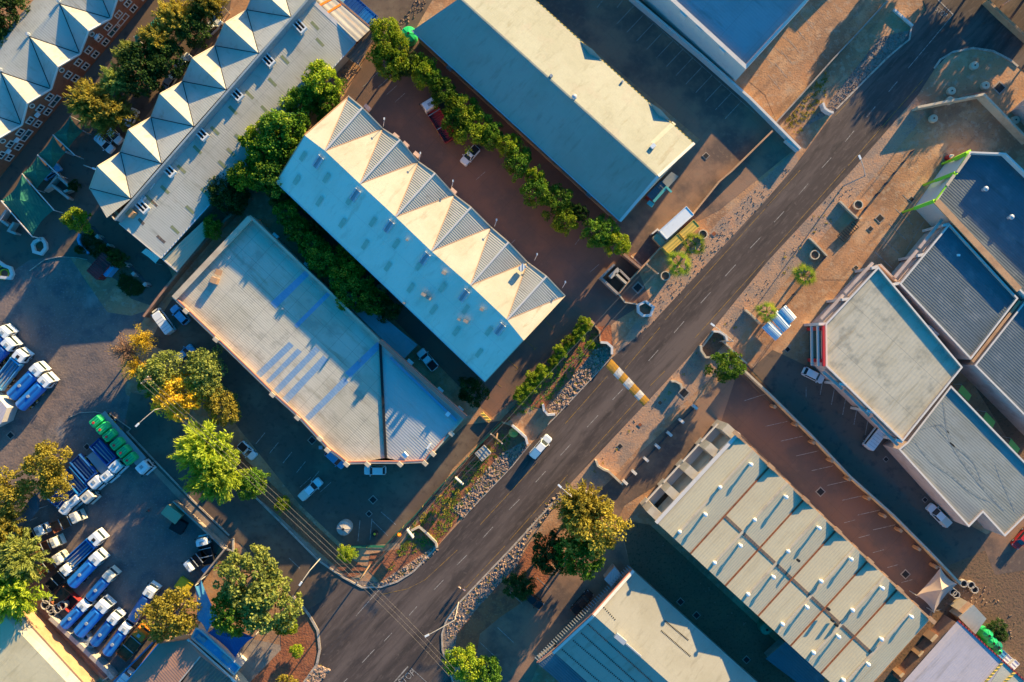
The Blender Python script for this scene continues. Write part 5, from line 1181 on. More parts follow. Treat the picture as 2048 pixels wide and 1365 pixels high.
# trucks : front +x. cab at front.
def truck(L,W,body,bodymat,cabmat='paintwhite',roofbox=False):
    t=empty('truck',(0,0,0)); hl=L/2; hw=W/2; b=MB(); cl=min(2.1,L*.28)
    c0=hl-cl
    loft(b,[(rrect(c0,hl,hw*.97,.15),.6),(rrect(c0,hl,hw,.18,taper_f=.96),1.4),(rrect(c0+.02,hl-.42,hw*.93,.18,taper_f=.95),2.55),(rrect(c0+.1,hl-.6,hw*.85,.18),2.68)])
    b.obj('cab',M[cabmat],t,local=True)
    g=MB(); g.face([(hl-.02,-hw*.84,1.5),(hl-.02,hw*.84,1.5),(hl-.40,hw*.8,2.45),(hl-.40,-hw*.8,2.45)]); g.obj('windscreen',M['glass'],t,local=True)
    for s in (-1,1): g=MB(); g.face([(c0+.5,s*hw*1.0,1.5),(hl-.35,s*hw*.99,1.5),(hl-.6,s*hw*.96,2.2),(c0+.55,s*hw*.965,2.2)]); g.obj('side_glass',M['glass'],t,local=True)
    g=MB(); g.box((c0+cl*.35,0,2.72),(.6,.6,.1)); g.obj('roof_hatch',M['dark' if roofbox else 'paintgrey'],t,local=True)
    g=MB(); g.box((hl+.06,0,.55),(.16,W*.95,.3)); g.obj('bumper',M[cabmat],t,local=True)
    for s in (-1,1):
        e=MB(); e.box((hl-.15,s*(hw+.16),1.9),(.15,.22,.4)); e.obj('mirror',M['dark'],t,local=True)
    g=MB(); g.box((-.2,0,.75),(L-.6,.9,.3)); g.obj('chassis',M['dark'],t,local=True)
    x0=-hl+.1; x1=c0-.25; n=16
    if body=='tank':
        g=MB(); rr=[]
        for xx,k in ((x0,.86),(x0+.18,1),(x1-.18,1),(x1,.86)):
            rr.append([(xx,math.cos(2*math.pi*i/n)*hw*.97*k,1.75+math.sin(2*math.pi*i/n)*.95*k) for i in range(n)])
        for a_,c_ in zip(rr,rr[1:]):
            for i in range(n): g.face([a_[i],a_[(i+1)%n],c_[(i+1)%n],c_[i]])
        g.face(rr[0]); g.face(list(reversed(rr[-1]))); tk=g.obj('tank',M[bodymat],t,smooth=False,local=True)
        g=MB(); g.cyl(((x0+x1)/2,0,2.66),((x0+x1)/2,0,2.85),.3,n=10); g.obj('manhole_lid',M['paintgrey'],tk,local=True)
        g=MB(); g.box(((x0+x1)/2,0,2.7),(x1-x0-.6,.35,.05)); g.obj('catwalk',M['bluedeep'],tk,local=True)
    elif body=='bed':
        g=MB(); h0,h1=1.1,1.75; g.box(((x0+x1)/2,0,h0),(x1-x0,W*.98,.12))
        for s in (-1,1): g.box(((x0+x1)/2,s*hw*.95,(h0+h1)/2+.05),(x1-x0,.09,h1-h0))
        for xx in (x0+.05,x1-.05): g.box((xx,0,(h0+h1)/2+.05),(.09,W*.9,h1-h0))
        g.obj('cargo_bed',M[bodymat],t,local=True); g=MB(); g.box((x1-.5,0,1.85),(.12,W*.98,.12)); g.box((x0+(x1-x0)*.45,0,1.85),(.12,W*.98,.12)); g.obj('hoop',M['paintgrey'],t,local=True)
    elif body=='tipper':
        g=MB(); h0,h1=1.1,2.2; g.box(((x0+x1)/2,0,h0),(x1-x0,W*.9,.12))
        for s in (-1,1): g.box(((x0+x1)/2,s*hw*.95,(h0+h1)/2+.05),(x1-x0,.14,h1-h0)); g.box(((x0+x1)/2,s*hw*.3,1.4),(x1-x0-.4,.22,.4))
        g.box((x1-.1,0,(h0+h1)/2+.2),(.25,W*.98,h1-h0+.3)); g.box((x0+.06,0,1.5),(.1,W*.9,.8)); g.obj('tipper_body',M[bodymat],t,local=True)
        g=MB(); 
        for s in (-.55,.0,.6): g.bar((x0+.4,s*hw,1.75),(x1-.4,s*hw*.8,1.8),.16,.16)
        g.obj('hydraulic_arm',M['paintgrey'],t,local=True)
    elif body=='flat':
        g=MB(); g.box(((x0+x1)/2,0,1.2),(x1-x0,W*.96,.15)); g.obj('flat_bed',M['paintgrey'],t,local=True)
    xs=[hl-.9,x0+1.0]+([x0+2.25] if L>6.8 else [])
    wheels(t,xs,hw*.98,.5,.35)
    if L>7:
        g=MB()
        for s in (-1,1):
            for i in range(3): g.box((x0+1.2+i*1.6,s*(hw*.985+.03),1.3),(.5,.03,.22))
        g.obj('yellow_mark',M['yellowpaint'],t,local=True)
    return t
tp={}
def place_truck(cab,tail,body,bm,label,W=2.35,cabm='paintwhite',rb=False,group='trucks parked in the truck yard'):
    # cab centre px -> front is ~1 m ahead
    a,c=P(*tail,1.2),P(*cab,2.4); L=round((c-a).xy.length+1.0,1); L=max(4.6,L); k=(L,W,body,bm,cabm,rb)
    if k not in tp: tp[k]=truck(*k[:1],W,body,bm,cabm,rb); o=tp[k]
    else: o=dup(tp[k])
    d=(c-a); d.z=0; d.normalize(); mid=Vector((c.x,c.y,0))+d*(1.0-L/2); o.location=(mid.x,mid.y,.045); o.rotation_euler=(0,0,math.atan2(d.y,d.x))
    return tag(o,label,'truck',group)
pt=place_truck
pt((8,664),(-25,712),'tank','blue','truck cut by the left edge, topmost of the left row')
pt((17,688),(-22,735),'tank','bluedeep','dark blue truck at the left edge, second from the top')
pt((40,711),(-2,775),'tipper','skyblue','sky blue open tipper truck with yellow side marks at the left',rb=True,cabm='paintwhite')
pt((74,739),(26,794),'tank','blue','blue tanker truck fourth in the left row, white cab pointing up right')
pt((91,761),(43,815),'tank','blue','blue tanker truck lowest in the left row beside the sunlit gravel')
gt=pt((287,937),(200,830),'flat','paintgrey','long white cabbed flatbed truck carrying six green tanks',W=2.4)
for i,(x,y) in enumerate(((193,843),(206,857),(219,871),(234,888),(247,903),(260,918))):
    p=P(x,y,2.4); T_=empty('water_tank',(p.x,p.y,1.35),heading(200,830,287,937),'green ribbed tank with red lid on the flatbed truck, '+ordn[i]+' from the tail','tank','green tanks on the flatbed truck')
    b=MB(); loft(b,[(rrect(-.72,.72,1.1,.3),0),(rrect(-.8,.8,1.2,.35),.25),(rrect(-.8,.8,1.2,.35),1.2),(rrect(-.65,.65,1.0,.3),1.6)]); 
    b.obj('shell',M['green'],T_,local=True)
    b=MB()
    for s in (-.45,0,.45): b.box((s,0,1.62),(.12,1.7,.06))
    b.obj('rib',M['greendark'],T_,local=True); b=MB(); b.cyl((0,-.35,1.6),(0,-.35,1.72),.24,n=10); b.obj('lid',M['red'],T_,local=True)
pt((232,935),(192,883),'tipper','bluedeep','deep blue tipper truck parked next to the green tank truck')
pt((214,953),(183,905),'flat','paintgrey','white cabbed truck with an empty rusty bed, second from the green tank truck')
pt((191,967),(153,915),'tipper','bluedeep','dark blue skip truck with yellow marks, third from the green tank truck',rb=False)
pt((176,996),(135,940),'tipper','blue','cream cabbed truck with blue body and a yellow edge under the olive tree',cabm='paintcream')
pt((147,1002),(120,960),'bed','bluedeep','white cabbed truck with deep blue box below the olive tree')
pt((131,1018),(92,978),'bed','bluedeep','truck with a long dark blue open bed, lowest of the slanted row')
pt((149,1036),(106,1057),'bed','rust','cream roofed truck with an open rusty orange bed',W=2.1,cabm='paintcream')
pt((77,1063),(40,1082),'bed','dark','white truck partly under the left trees, upper of three',W=2.0)
pt((107,1086),(72,1102),'bed','rust','cream truck partly under the left trees, middle of three',W=2.0,cabm='paintcream')
pt((115,1119),(80,1145),'bed','rust','cream truck partly under the left trees, lowest of three',W=2.1,cabm='paintcream')
pt((192,1077),(138,1130),'tipper','blue','blue open tipper truck with a dark roof hatch in the yard centre',rb=True)
pt((131,1141),(98,1176),'bed','dark','white pickup truck with an empty dark bed beside the large blue tanker',W=2.0)
pt((193,1117),(146,1168),'tank','blue','wide pale cabbed blue tanker right below the blue tipper')
pt((218,1152),(182,1196),'tank','blue','small blue tanker with white scuffs, right of the yard centre',W=2.0,cabm='paintcream')
pt((167,1211),(131,1250),'tank','blue','small blue tanker beside the two rusty open skips',W=2.1)
pt((206,1212),(160,1266),'tank','blue','long blue tanker with chalky streaks above the tyre stacks',W=2.5)
pt((228,1237),(191,1286),'tank','blue','narrow blue tanker second from the orange truck',W=2.0)
pt((251,1256),(216,1306),'tank','blue','bright blue narrow tanker next to the orange truck',W=2.0)
pt((300,1183),(268,1238),'tank','bluedeep','deep blue tanker half under the dense olive tree',W=2.1)
pt((281,1268),(244,1314),'bed','rust','orange cabbed truck with a rusty ribbed bed',W=2.6,cabm='orange')
pt((404,1086),(420,1130),'bed','dark','white cab facing up with an open dark bed beside the yard wall',W=2.3)
pt((378,1133),(410,1108),'bed','dark','stripped white truck cab facing down left at the yard corner',W=2.2)
pt((857,207),(903,282),'bed','maroon','white cabbed truck with a long dark open bed under the tree row',W=2.6)
pt((1743,883),(1756,862),'flat','paintgrey','white box truck parked in front of the pale roofed shop',W=2.1,group='delivery trucks') if False else None
v=place_car('van','paintwhite',1750,874,(1742,886),(1762,860),'white box van parked in front of the pale roofed shop',L=5.2,W=2.0)
place_car('pickup','paintwhite',940,311,(950,300),(932,320),'white car half under the tree row beside the red-brown yard',L=4.2)
# rusty skips, container
def skip(x,y,L,W,rz,m,label,h=1.3,name='skip'):
    p=P(x,y,h); t=empty(name,(p.x,p.y,.05),R(rz),label,'skip'); b=MB()
    for s in (-1,1): b.box((0,s*W/2,h/2),(L,.1,h)); b.box((s*L/2,0,h/2),(.1,W+.1,h))
    b.obj('side',M[m],t,local=True); b=MB(); b.box((0,0,.1),(L-.1,W-.1,.12)); b.obj('floor_plate',M['dark' if m!='rust' else 'brownsoil'],t,local=True); return t
skip(119,1194,3.6,2.2,48,'rust','larger rusty brown open skip beside the concrete rings'); skip(139,1207,2.8,2.0,48,'maroon','smaller dark red open skip next to the rusty one')
def container(x,y,L,W,h,rz,m,label,cat='container',z=0,name='container',rib=True):
    p=P(x,y,h+z); t=empty(name,(p.x,p.y,z+.05),R(rz),label,cat); b=MB(); b.box((0,0,h/2),(L,W,h)); b.obj('box',M[m],t,local=True)
    if rib:
        b=MB()
        for i in range(int(L/.6)): b.box((-L/2+.3+i*.6,0,h+.03),(.12,W-.1,.06))
        b.obj('roof_rib',M[m],t,local=True)
    b=MB()
    for s in (-1,1): b.box((0,s*(W/2+.02),h+.02),(L+.06,.1,.12)); b.box((s*(L/2+.02),0,h+.02),(.1,W,.12))
    b.obj('edge_frame',M[m],t,local=True); return t
container(343,1029,3.2,1.9,1.8,-38,'olivebox','olive yellow storage box at the edge of the truck yard')
container(356,1053,2.4,2.2,1.2,-30,'dark','black scrap crate behind the olive yellow storage box',cat='crate')
container(415,1137,2.0,1.0,.8,40,'skyblue','light blue crate beside the open dark truck bed',cat='crate')
container(425,1126,.9,.9,.8,40,'skyblue','small light blue box next to the light blue crate',cat='box',rib=False)
container(367,1172,2.6,2.2,.8,-35,'yellowpaint','yellow tarpaulin covered pile beside the blue canopy',cat='pile',rib=False)
container(1347,487,3.9,1.6,2.4,42,'yellow','yellow corrugated kiosk box nearer to the larger palm',cat='kiosk',rib=False); container(1377,461,3.9,1.6,2.4,42,'yellow','yellow corrugated kiosk box nearer to the road wall end',cat='kiosk',rib=False)
container(201,532,4.6,2.5,2.4,49,'maroon','maroon roofed kiosk at the edge of the gravel yard',cat='kiosk'); container(215,540,2.2,1.3,2.0,49,'skyblue','small blue box against the maroon kiosk',cat='box',rib=False)
container(1353,446,6.6,2.0,3.0,42,'paintwhite','silver white trailer tank behind the road wall',cat='trailer',name='trailer',rib=False)
container(1322,484,1.2,3.2,1.6,42,'olivebox','yellow and dark machine inside the walled corner',cat='machine',rib=False)
container(966,907,2.2,1.9,1.6,42,'concrete','pale concrete utility box on the green strip',cat='utility box',name='utility_box')
container(722,20,6.5,2.2,2.4,-42,'bluedeep','blue container behind the rusty roof at the top'); container(733,32,2.2,2.2,2.5,-42,'blue','short bright blue container at the lower end of the blue one')
container(702,8,5,2.2,2.0,-42,'skyblue','pale blue stacked load at the top edge',cat='load')
for i,(x,y,m,lb) in enumerate(((2004,1311,'skyblue','blue crate below the green tanks'),(2013,1319,'paintwhite','white slatted crate below the green tanks'),(2028,1330,'paintwhite','white crate with red edge, lowest below the green tanks'))): container(x,y,1.6,1.1,1.0,45,m,lb,cat='crate')
for i,(x,y,m,r_,lb) in enumerate(((1977,1271,'green',1.05,'bright green water tank, uppermost beside the pinkish roof'),(1986,1286,'green',1.05,'bright green water tank, second beside the pinkish roof'),(1996,1294,'greendark',1.0,'dark green water tank beside the pinkish roof'),(1998,1304,'green',.7,'small bright green tank, lowest beside the pinkish roof'),(817,68,'green',1.5,'large round green water tank at the corner of the tan roofed hall'),(760,578,'greendark',.9,'small teal green tank at the end of the tree row'),(1533,1259,'greendark',1.1,'dark green tank at the lower left side of the ribbed hall'),(687,1058,'concrete',1.35,'round cream water tank at the corner of the parking lot'))):
    p=P(x,y,2.2); t=empty('water_tank',(p.x,p.y,.05),0,lb,'tank'); b=MB(); b.lathe((0,0,0),[(r_,0),(r_,1.9),(r_*.9,2.1),(.25,2.45),(0,2.45)],16); b.obj('shell',M[m],t,local=True)
    b=MB(); 
    for k in range(8): a=k*math.pi/4; b.bar((math.cos(a)*r_*.9,math.sin(a)*r_*.9,2.13),(math.cos(a)*.26,math.sin(a)*.26,2.48),.07,.05)
    b.obj('rib',M[m],t,local=True); b=MB(); b.cyl((0,0,2.44),(0,0,2.6),.22,n=10); b.obj('lid',M['dark'],t,local=True)
# ---------------- walls, fences, street furniture, sails, people ----------------
def fwall(pts,h,m,label,t=.25,cat='wall',name='boundary_wall',cap=None,z0=0,group=None):
    w_=[P(x,y,h) for x,y in pts]; o=empty(name,(w_[0].x,w_[0].y,0),0,label,cat,group); o['kind']='thing'
    b=MB(); b.wall(w_,t,z0,h); b.obj('wall_body',M[m],o)
    b=MB(); b.wall(w_,t+.08,h+.002,h+.08); b.obj('coping',M[cap or m],o); return o
def fence(pts,h,m,label,step=2.5,cat='fence',pm=None,rail=.05,mesh=True):
    w_=[P(x,y,h) for x,y in pts]; o=empty('fence',(w_[0].x,w_[0].y,0),0,label,cat); b=MB(); r=MB()
    for a_,c_ in zip(w_,w_[1:]):
        n=max(1,int((c_-a_).length/step))
        for i in range(n+1):
            p=a_.lerp(c_,i/n); b.box((p.x,p.y,h/2),(.09,.09,h))
        for k in range(6 if mesh else 3):
            z=h*(k+.7)/(6 if mesh else 3); r.bar((a_.x,a_.y,min(z,h)),(c_.x,c_.y,min(z,h)),rail,rail)
    b.obj('post',M[pm or m],o,kind='stuff'); r.obj('rail',M[m],o,kind='stuff'); return o
m_('fencegreen',(.02,.12,.08),rough=.5); m_('fencedark',(.05,.06,.07),rough=.6); m_('fenceblue',(.03,.2,.38),rough=.5)
fwall([(1262,-8),(1400,108),(1500,196),(1536,232),(1601,298)],1.9,'white','long white boundary wall along the marked parking yard at the top',.35)
fwall([(1573,279),(1598,301)],1.5,'white','short white wall slab at the road end of the long white wall',.35)
fwall([(1646,206),(1650,217),(1658,223),(1667,226)],1.6,'white','short curved white wall on the verge left of the road',.3)
fwall([(1553,245),(1610,182),(1663,122),(1720,62),(1775,2)],1.8,'greywall','grey wall casting a long thin shadow on the sandy yard at the top',.15)
fwall([(1788,19),(1826,52)],.5,'white','low white kerb wall at the top beside the junction',.3)
fwall([(1835,215),(1900,202),(1968,189),(2010,232),(2060,283)],2.2,'creamwall','angled cream wall around the upper right shop yard',.35)
fwall([(1921,194),(1945,188),(1975,184)],1.0,'brickwall','low brown wall just above the angled cream wall',.15)
fwall([(1975,0),(2000,25),(2060,80)],1.6,'orangewall','orange-lit wall in the top right corner',.4)
fwall([(1545,262),(1464,342),(1439,363),(1384,431),(1335,481),(1292,527),(1254,567),(1238,587)],2.0,'orangewall','long orange-tan wall parallel to the road from the white wall to the walled rooms',.22)
fwall([(1282,537),(1247,508)],2.6,'brickwall','brick wall on the upper side of the roofless rooms',.35); fwall([(1229,529),(1202,556),(1237,589)],2.4,'greywall','grey outer wall of the roofless rooms beside the shaded yard',.35)
fwall([(1220,555),(1238,538)],2.5,'concrete','thick concrete inner wall of the roofless rooms',.7); fwall([(1231,547),(1253,567)],2.5,'creamwall','cream inner wall of the roofless rooms, left one',.35); fwall([(1239,540),(1259,560)],2.5,'greywall','grey inner wall of the roofless rooms, right one',.3)
fwall([(1304,468),(1315,459),(1335,480)],1.9,'white','white wall corner beside the silver trailer',.2); fwall([(1262,512),(1284,533),(1291,527)],.5,'creamwall','low cream kerb around the paved corner by the roofless rooms',.2)
fwall([(1482,735),(1540,789),(1620,868),(1701,954),(1786,1030),(1860,1104),(1921,1168)],2.2,'creamwall','long cream wall with small piers between the two shaded parking yards',.3)
for i,(x,y) in enumerate(((1554,810),(1597,846),(1632,882),(1668,918),(1703,955),(1742,994),(1774,1029),(1806,1058),(1843,1095),(1877,1131))):
    p=P(x-2,y+2,2.2); b=MB(); b.box((p.x-.2,p.y-.2,1.15),(.55,.5,2.3),R(-42)); o=b.obj('wall_pier',M['orangewall']); tag(o,ordn[i]+' buttress pier from the upper end of the long cream yard wall','pier','piers along the long cream wall')
fence([(1490,726),(1515,752),(1545,783)],1.2,'fencedark','dark fence beside the round tree at the yard wall',2.0)
fwall([(287,634),(317,594),(364,535),(410,482),(455,436),(497,394)],2.1,'brickwall','pinkish wall running between the lean-to and the pink parapet building',.35)
fence([(180,452),(215,490),(255,530),(295,572)],1.8,'fencedark','dark blue fence with pale posts beside the service lane')
for i,(x,y) in enumerate(((194,473),(215,492),(250,529),(266,548),(289,569))): p=P(x,y,2.1); b=MB(); b.box((p.x,p.y,1.05),(.6,.6,2.1),R(45)); tag(b.obj('gate_pillar',M['concrete']),ordn[i]+' pale pillar from the top along the dark blue fence','pillar','pale pillars along the dark blue fence')
fwall([(346,1003),(400,1053),(449,1099),(420,1135),(392,1170)],1.8,'greywall','grey wall around the right corner of the truck yard',.2)
fwall([(450,1098),(466,1103),(466,1078)],.5,'concrete','pale low wall of the small bed at the yard corner',.2)
fwall([(312,1279),(270,1322),(227,1365)],1.8,'fenceblue','blue painted wall beside the pinkish-brown roof',.2); fwall([(100,1236),(160,1292),(217,1347),(225,1358)],1.8,'concrete','pale stained wall at the lower end of the truck yard',.7)
fence([(1004,845),(960,890),(915,938),(866,990),(824,1039),(787,1074),(767,1096),(699,1096)],1.8,'fencegreen','green fence around the parking lot of the pink parapet building',2.2,pm='yellow',rail=.09)
fence([(1182,653),(1139,697),(1114,727),(1064,780),(1020,822)],1.6,'fencegreen','green fence behind the bright shrub row',2.4)
for i,(x,y,s) in enumerate(((1183,648,1.1),(1157,673,.7),(1133,700,1.2),(1109,729,.7),(1083,755,.6))):
    p=P(x,y,1.9); b=MB(); b.box((p.x,p.y,.95),(s,s*.8,1.9),R(45)); tag(b.obj('gate_pillar',M['orangewall']),ordn[i]+' orange pillar from the top along the bright shrub row','pillar','orange pillars along the shrub row')
fence([(1249,968),(1316,893),(1394,812)],1.3,'fencedark','dark fence with white piers on the verge above the ribbed hall',2.4)
for i,(x,y) in enumerate(((1391,815),(1364,843),(1340,869),(1316,894),(1293,920),(1269,946),(1251,966))): p=P(x,y,1.4); b=MB(); b.box((p.x,p.y,.7),(1.0,.5,1.4),R(-42)); tag(b.obj('fence_pier',M['white']),ordn[i]+' white pier from the top along the verge fence','pier','white piers along the verge fence')
fwall([(1192,921),(1196,932),(1208,940),(1217,943),(1246,970)],1.2,'creamwall','curved cream entrance wall at the lower verge',.3)
fwall([(1149,990),(1158,982),(1171,983),(1190,992)],1.0,'creamwall','cream kerb wall behind the golden-green roadside tree',.3)
fwall([(1343,763),(1351,763),(1362,769),(1364,778)],1.3,'creamwall','small curved cream wall with a dark octagon shadow on the verge',.3)
fwall([(1402,691),(1403,702),(1412,715),(1425,715)],1.3,'creamwall','curved cream wall at the left of the dark entrance bed',.3); fwall([(1427,663),(1440,664),(1452,672),(1455,684)],1.5,'white','white curved wall at the top of the dark entrance bed',.3); fwall([(1405,694),(1428,664)],.4,'creamwall','low kerb along the road side of the dark entrance bed',.15); fwall([(1447,683),(1470,706),(1494,728)],.9,'creamwall','low cream wall beside the round tree',.25)
fwall([(1491,620),(1505,632),(1521,648)],1.0,'creamwall','short cream wall below the palm by the striped shelter',.25); fwall([(1680,403),(1700,423),(1716,438),(1724,436)],.8,'creamwall','short cream wall beside a ring planter on the right verge',.2); fwall([(1619,476),(1637,494),(1654,512)],.8,'creamwall','lower short cream wall beside a ring planter on the right verge',.2)
fence([(1716,440),(1760,385),(1830,300)],1.6,'fencedark','tall dark fence on the right verge casting a broad shadow',2.4); fence([(1654,513),(1610,566),(1553,630)],1.3,'fencedark','dark fence beside the right verge palm',2.4)
fwall([(1201,685),(1214,686),(1224,695),(1224,709)],1.4,'white','white angular wall at the upper end of the rock strip',.35); fwall([(1185,646),(1199,662),(1201,684)],.7,'orangewall','orange kerb wall at the top of the shrub bed',.2)
fwall([(1086,809),(1088,821),(1096,830),(1110,829)],1.2,'white','white angular wall at the lower end of the rock strip',.35); fwall([(1024,851),(1039,864),(1052,876),(1055,889)],1.3,'white','white angular wall near the driving pickup',.35); fwall([(1004,845),(1024,851)],.7,'orangewall','short orange wall end at the lot entrance',.2)
fwall([(874,1096),(872,1086),(850,1064),(838,1054),(822,1062)],.7,'creamwall','cream wall at the lower driveway of the parking lot',.3)
fwall([(1291,603),(1307,615),(1301,631),(1287,632),(1277,624),(1276,611),(1291,603.5)],1.1,'white','white pentagon planter wall on the verge',.4,'planter','planter'); fwall([(1238,589),(1250,605),(1275,609)],.8,'creamwall','thin cream wall from the roofless rooms to the pentagon planter',.15)
fwall([(82,476),(90,487),(91,497),(82,508),(68,504),(65,490),(69,484),(82,477)],.6,'white','white kerbed island in the yard below the teal sails',.5,'planter','planter'); fwall([(-6,522),(8,532),(20,536),(24,548),(20,557),(0,555)],.6,'white','white kerbed bed at the left edge with coiled yellow hose',.5,'planter','planter')
fwall([(159,468),(156,480),(162,495),(177,507)],.5,'skyblue','pale curved kerb left of the fenced dark bed',.35,'kerb','kerb_wall')
b=MB(); p=P(6,546,.2); b.ring((p.x,p.y,0),1.3,.15,.05,.3,18); b.ring((p.x+.3,p.y-.2,0),.9,.15,.05,.35,18); tag(b.obj('hose',M['yellowpaint']),'coiled yellow hose in the white kerbed bed at the left edge','hose')
fwall([(205,1362),(220,1352)],.3,'creamwall','thin cream kerb at the bottom of the truck yard',.15)
ground('dark_bed',[(162,470),(180,455),(295,575),(240,560),(177,507)],.05,'brownsoil'); ground('dark_bed',[(240,545),(290,572),(280,590),(256,590),(236,570)],.053,'brownsoil'); ground('entrance_bed',[(1404,693),(1429,664),(1453,675),(1447,690),(1425,714),(1412,714)],.06,'brownsoil'); ground('island_bed',[(82,478),(89,488),(90,497),(82,506),(69,503),(67,490)],.06,'brownsoil'); ground('planter_bed',[(1291,605),(1305,615),(1300,629),(1287,630),(1279,623),(1278,612)],.7,'brownsoil')
ground('room_floor',[(1282,538),(1248,509),(1204,556),(1238,586)],.062,'asphaltdark'); ground('forecourt',[(1291,527),(1333,482),(1314,461),(1300,475),(1266,515),(1284,532)],.05,'paveyard')
# small brick enclosures beside the sails
for pts,lb in (([(115,352),(91,380),(104,371),(138,398)],'brick wall enclosure beside the upper teal sails, left part'),([(115,352),(143,378),(128,384)],'brick wall enclosure beside the upper teal sails, right part'),([(13,420),(0,440),(17,452)],'pink walled enclosure at the left edge, upper part'),([(28,445),(17,462),(32,468)],'pink walled enclosure at the left edge, lower part')): fwall(pts,1.6,'pinkwall',lb,.35)
# shade sails
def sail(corners,peak,m,label,posts=True,cat='shade sail',sag=.12,name='shade_sail'):
    """corners: px x,y,z ; cloth strung between them with a raised or lowered middle"""
    C=[P(x,y,z) for x,y,z in corners]; o=empty(name,(C[0].x,C[0].y,0),0,label,cat); n=len(C)
    pk=P(*peak) if peak else sum(C,Vector())/n; b=MB(); K=8
    ctr=sum(C,Vector())/n
    for i in range(n):
        a_,c_=C[i],C[(i+1)%n]; edge=[]
        for k in range(K+1):
            t=k/K; p=a_.lerp(c_,t); s=4*t*(1-t); p=p.lerp(ctr,sag*s); p.z-=.15*s; edge.append(p)
        prev=None
        for j in range(1,5):
            f0=(j-1)/4; f1=j/4
            for k in range(K):
                def q(e,f):
                    v=e.lerp(pk,f); v.z=e.z+(pk.z-e.z)*(f**1.6); return v
                pts=[q(edge[k],f0),q(edge[k+1],f0),q(edge[k+1],f1),q(edge[k],f1)]
                if j==4: pts=pts[:3]
                b.face(pts)
    b.obj('cloth',M[m],o,smooth=False)
    if posts:
        g=MB()
        for c_ in C:
            g.cyl((c_.x,c_.y,0),(c_.x,c_.y,c_.z),.09,n=6)
        g.obj('post',M['steel'],o,kind='stuff')
    return o
sail([(140,233,3.4),(106,270,4.2),(132,303,2.8),(166,262,2.8)],(133,268,5.0),'net','teal shade sail topmost of the row, partly under the yellow-olive tree')
sail([(106,271,4.4),(75,310,4.2),(103,342,2.8),(131,305,2.8)],(102,305,5.0),'net','second teal shade sail from the top of the row')
sail([(75,311,4.4),(44,348,4.2),(72,380,2.8),(104,343,2.8)],(72,340,5.0),'net','third teal shade sail from the top of the row')
sail([(44,349,4.6),(2,402,3.4),(64,474,2.6),(107,421,2.8)],(40,400,4.8),'net','largest teal shade sail, lowest of the row at the left edge')
for i,(a_,c_) in enumerate((((106,270),(150,311)),((75,310),(118,351)),((44,348),(108,421)),((2,402),(64,473)))):
    A_,C_=P(*a_,4.3),P(*c_,2.9); b=MB(); b.bar(A_,C_,.16,.16); b.cyl((C_.x,C_.y,0),C_,.08,n=6); b.cyl((A_.x,A_.y,0),A_,.08,n=6); tag(b.obj('sail_beam',M['white']),['upper','second','third','lowest'][i]+' white steel beam between the teal sails','beam','white beams between the teal sails')
sail([(326,20,3.2),(326,52,3.0),(264,96,3.2),(268,74,3.4)],(296,60,4.0),'net','blue-green net awning strip below the brick facade',True,'awning')
sail([(424,16,3.2),(447,14,3.2),(441,32,3),(417,54,3)],None,'netblue','small blue awning between the trees at the top')
sail([(390,1172,3.2),(402,1160,3.2),(437,1238,2.8),(414,1266,2.8),(393,1240,3.0)],None,'skyblue','light blue shade sail between the dense trees, upper','sky' and True)
sail([(437,1239,3.2),(507,1275,3.0),(471,1316,2.8),(415,1266,3.0)],(455,1275,4.0),'netblue','deep blue shade sail below the dense green trees, lower')
sail([(1881,1136,2.6),(1913,1169,2.6),(1868,1225,2.6),(1833,1191,2.6)],(1884,1180,5.0),'tent','beige peaked shade tent at the end of the long cream wall',True,'tent',.1,'tent')
# striped car shelter
S_=empty('car_shelter',P(1555,645,0),0,'white and blue striped curved car shelter roofs on the right verge','shelter')
for (a_,c_) in (((1563,617),(1585,642)),((1547,628),(1574,658)),((1531,648),(1558,674))):
    A_,C_=P(*a_,2.7),P(*c_,2.7); t=(C_-A_).normalized(); n_=Vector((-t.y,t.x,0)); b=MB(); wv=1.0
    for k in range(6):
        u0,u1=-wv+2*wv*k/6,-wv+2*wv*(k+1)/6; z=lambda u:.45*(1-(u/wv)**2)
        b.face([A_+n_*u0+Vector((0,0,z(u0))),C_+n_*u0+Vector((0,0,z(u0))),C_+n_*u1+Vector((0,0,z(u1))),A_+n_*u1+Vector((0,0,z(u1)))])
    b.obj('roof_sheet',M['paintwhite'],S_); b=MB()
    for k in range(5):
        u=-wv+.2+k*.36; b.bar(A_+n_*u+Vector((0,0,.47*(1-(u/wv)**2)+.02)),C_+n_*u+Vector((0,0,.47*(1-(u/wv)**2)+.02)),.09,.03)
    b.obj('blue_rib',M['skyblue'],S_); b=MB()
    for p in (A_,C_): b.cyl((p.x,p.y,0),p,.06,n=6)
    b.obj('post',M['steel'],S_)
b=MB(); b.box(P(1535,662,1)+Vector((0,0,0)),(.6,2.0,.9),R(45)); b.obj('red_counter',M['red'],S_)
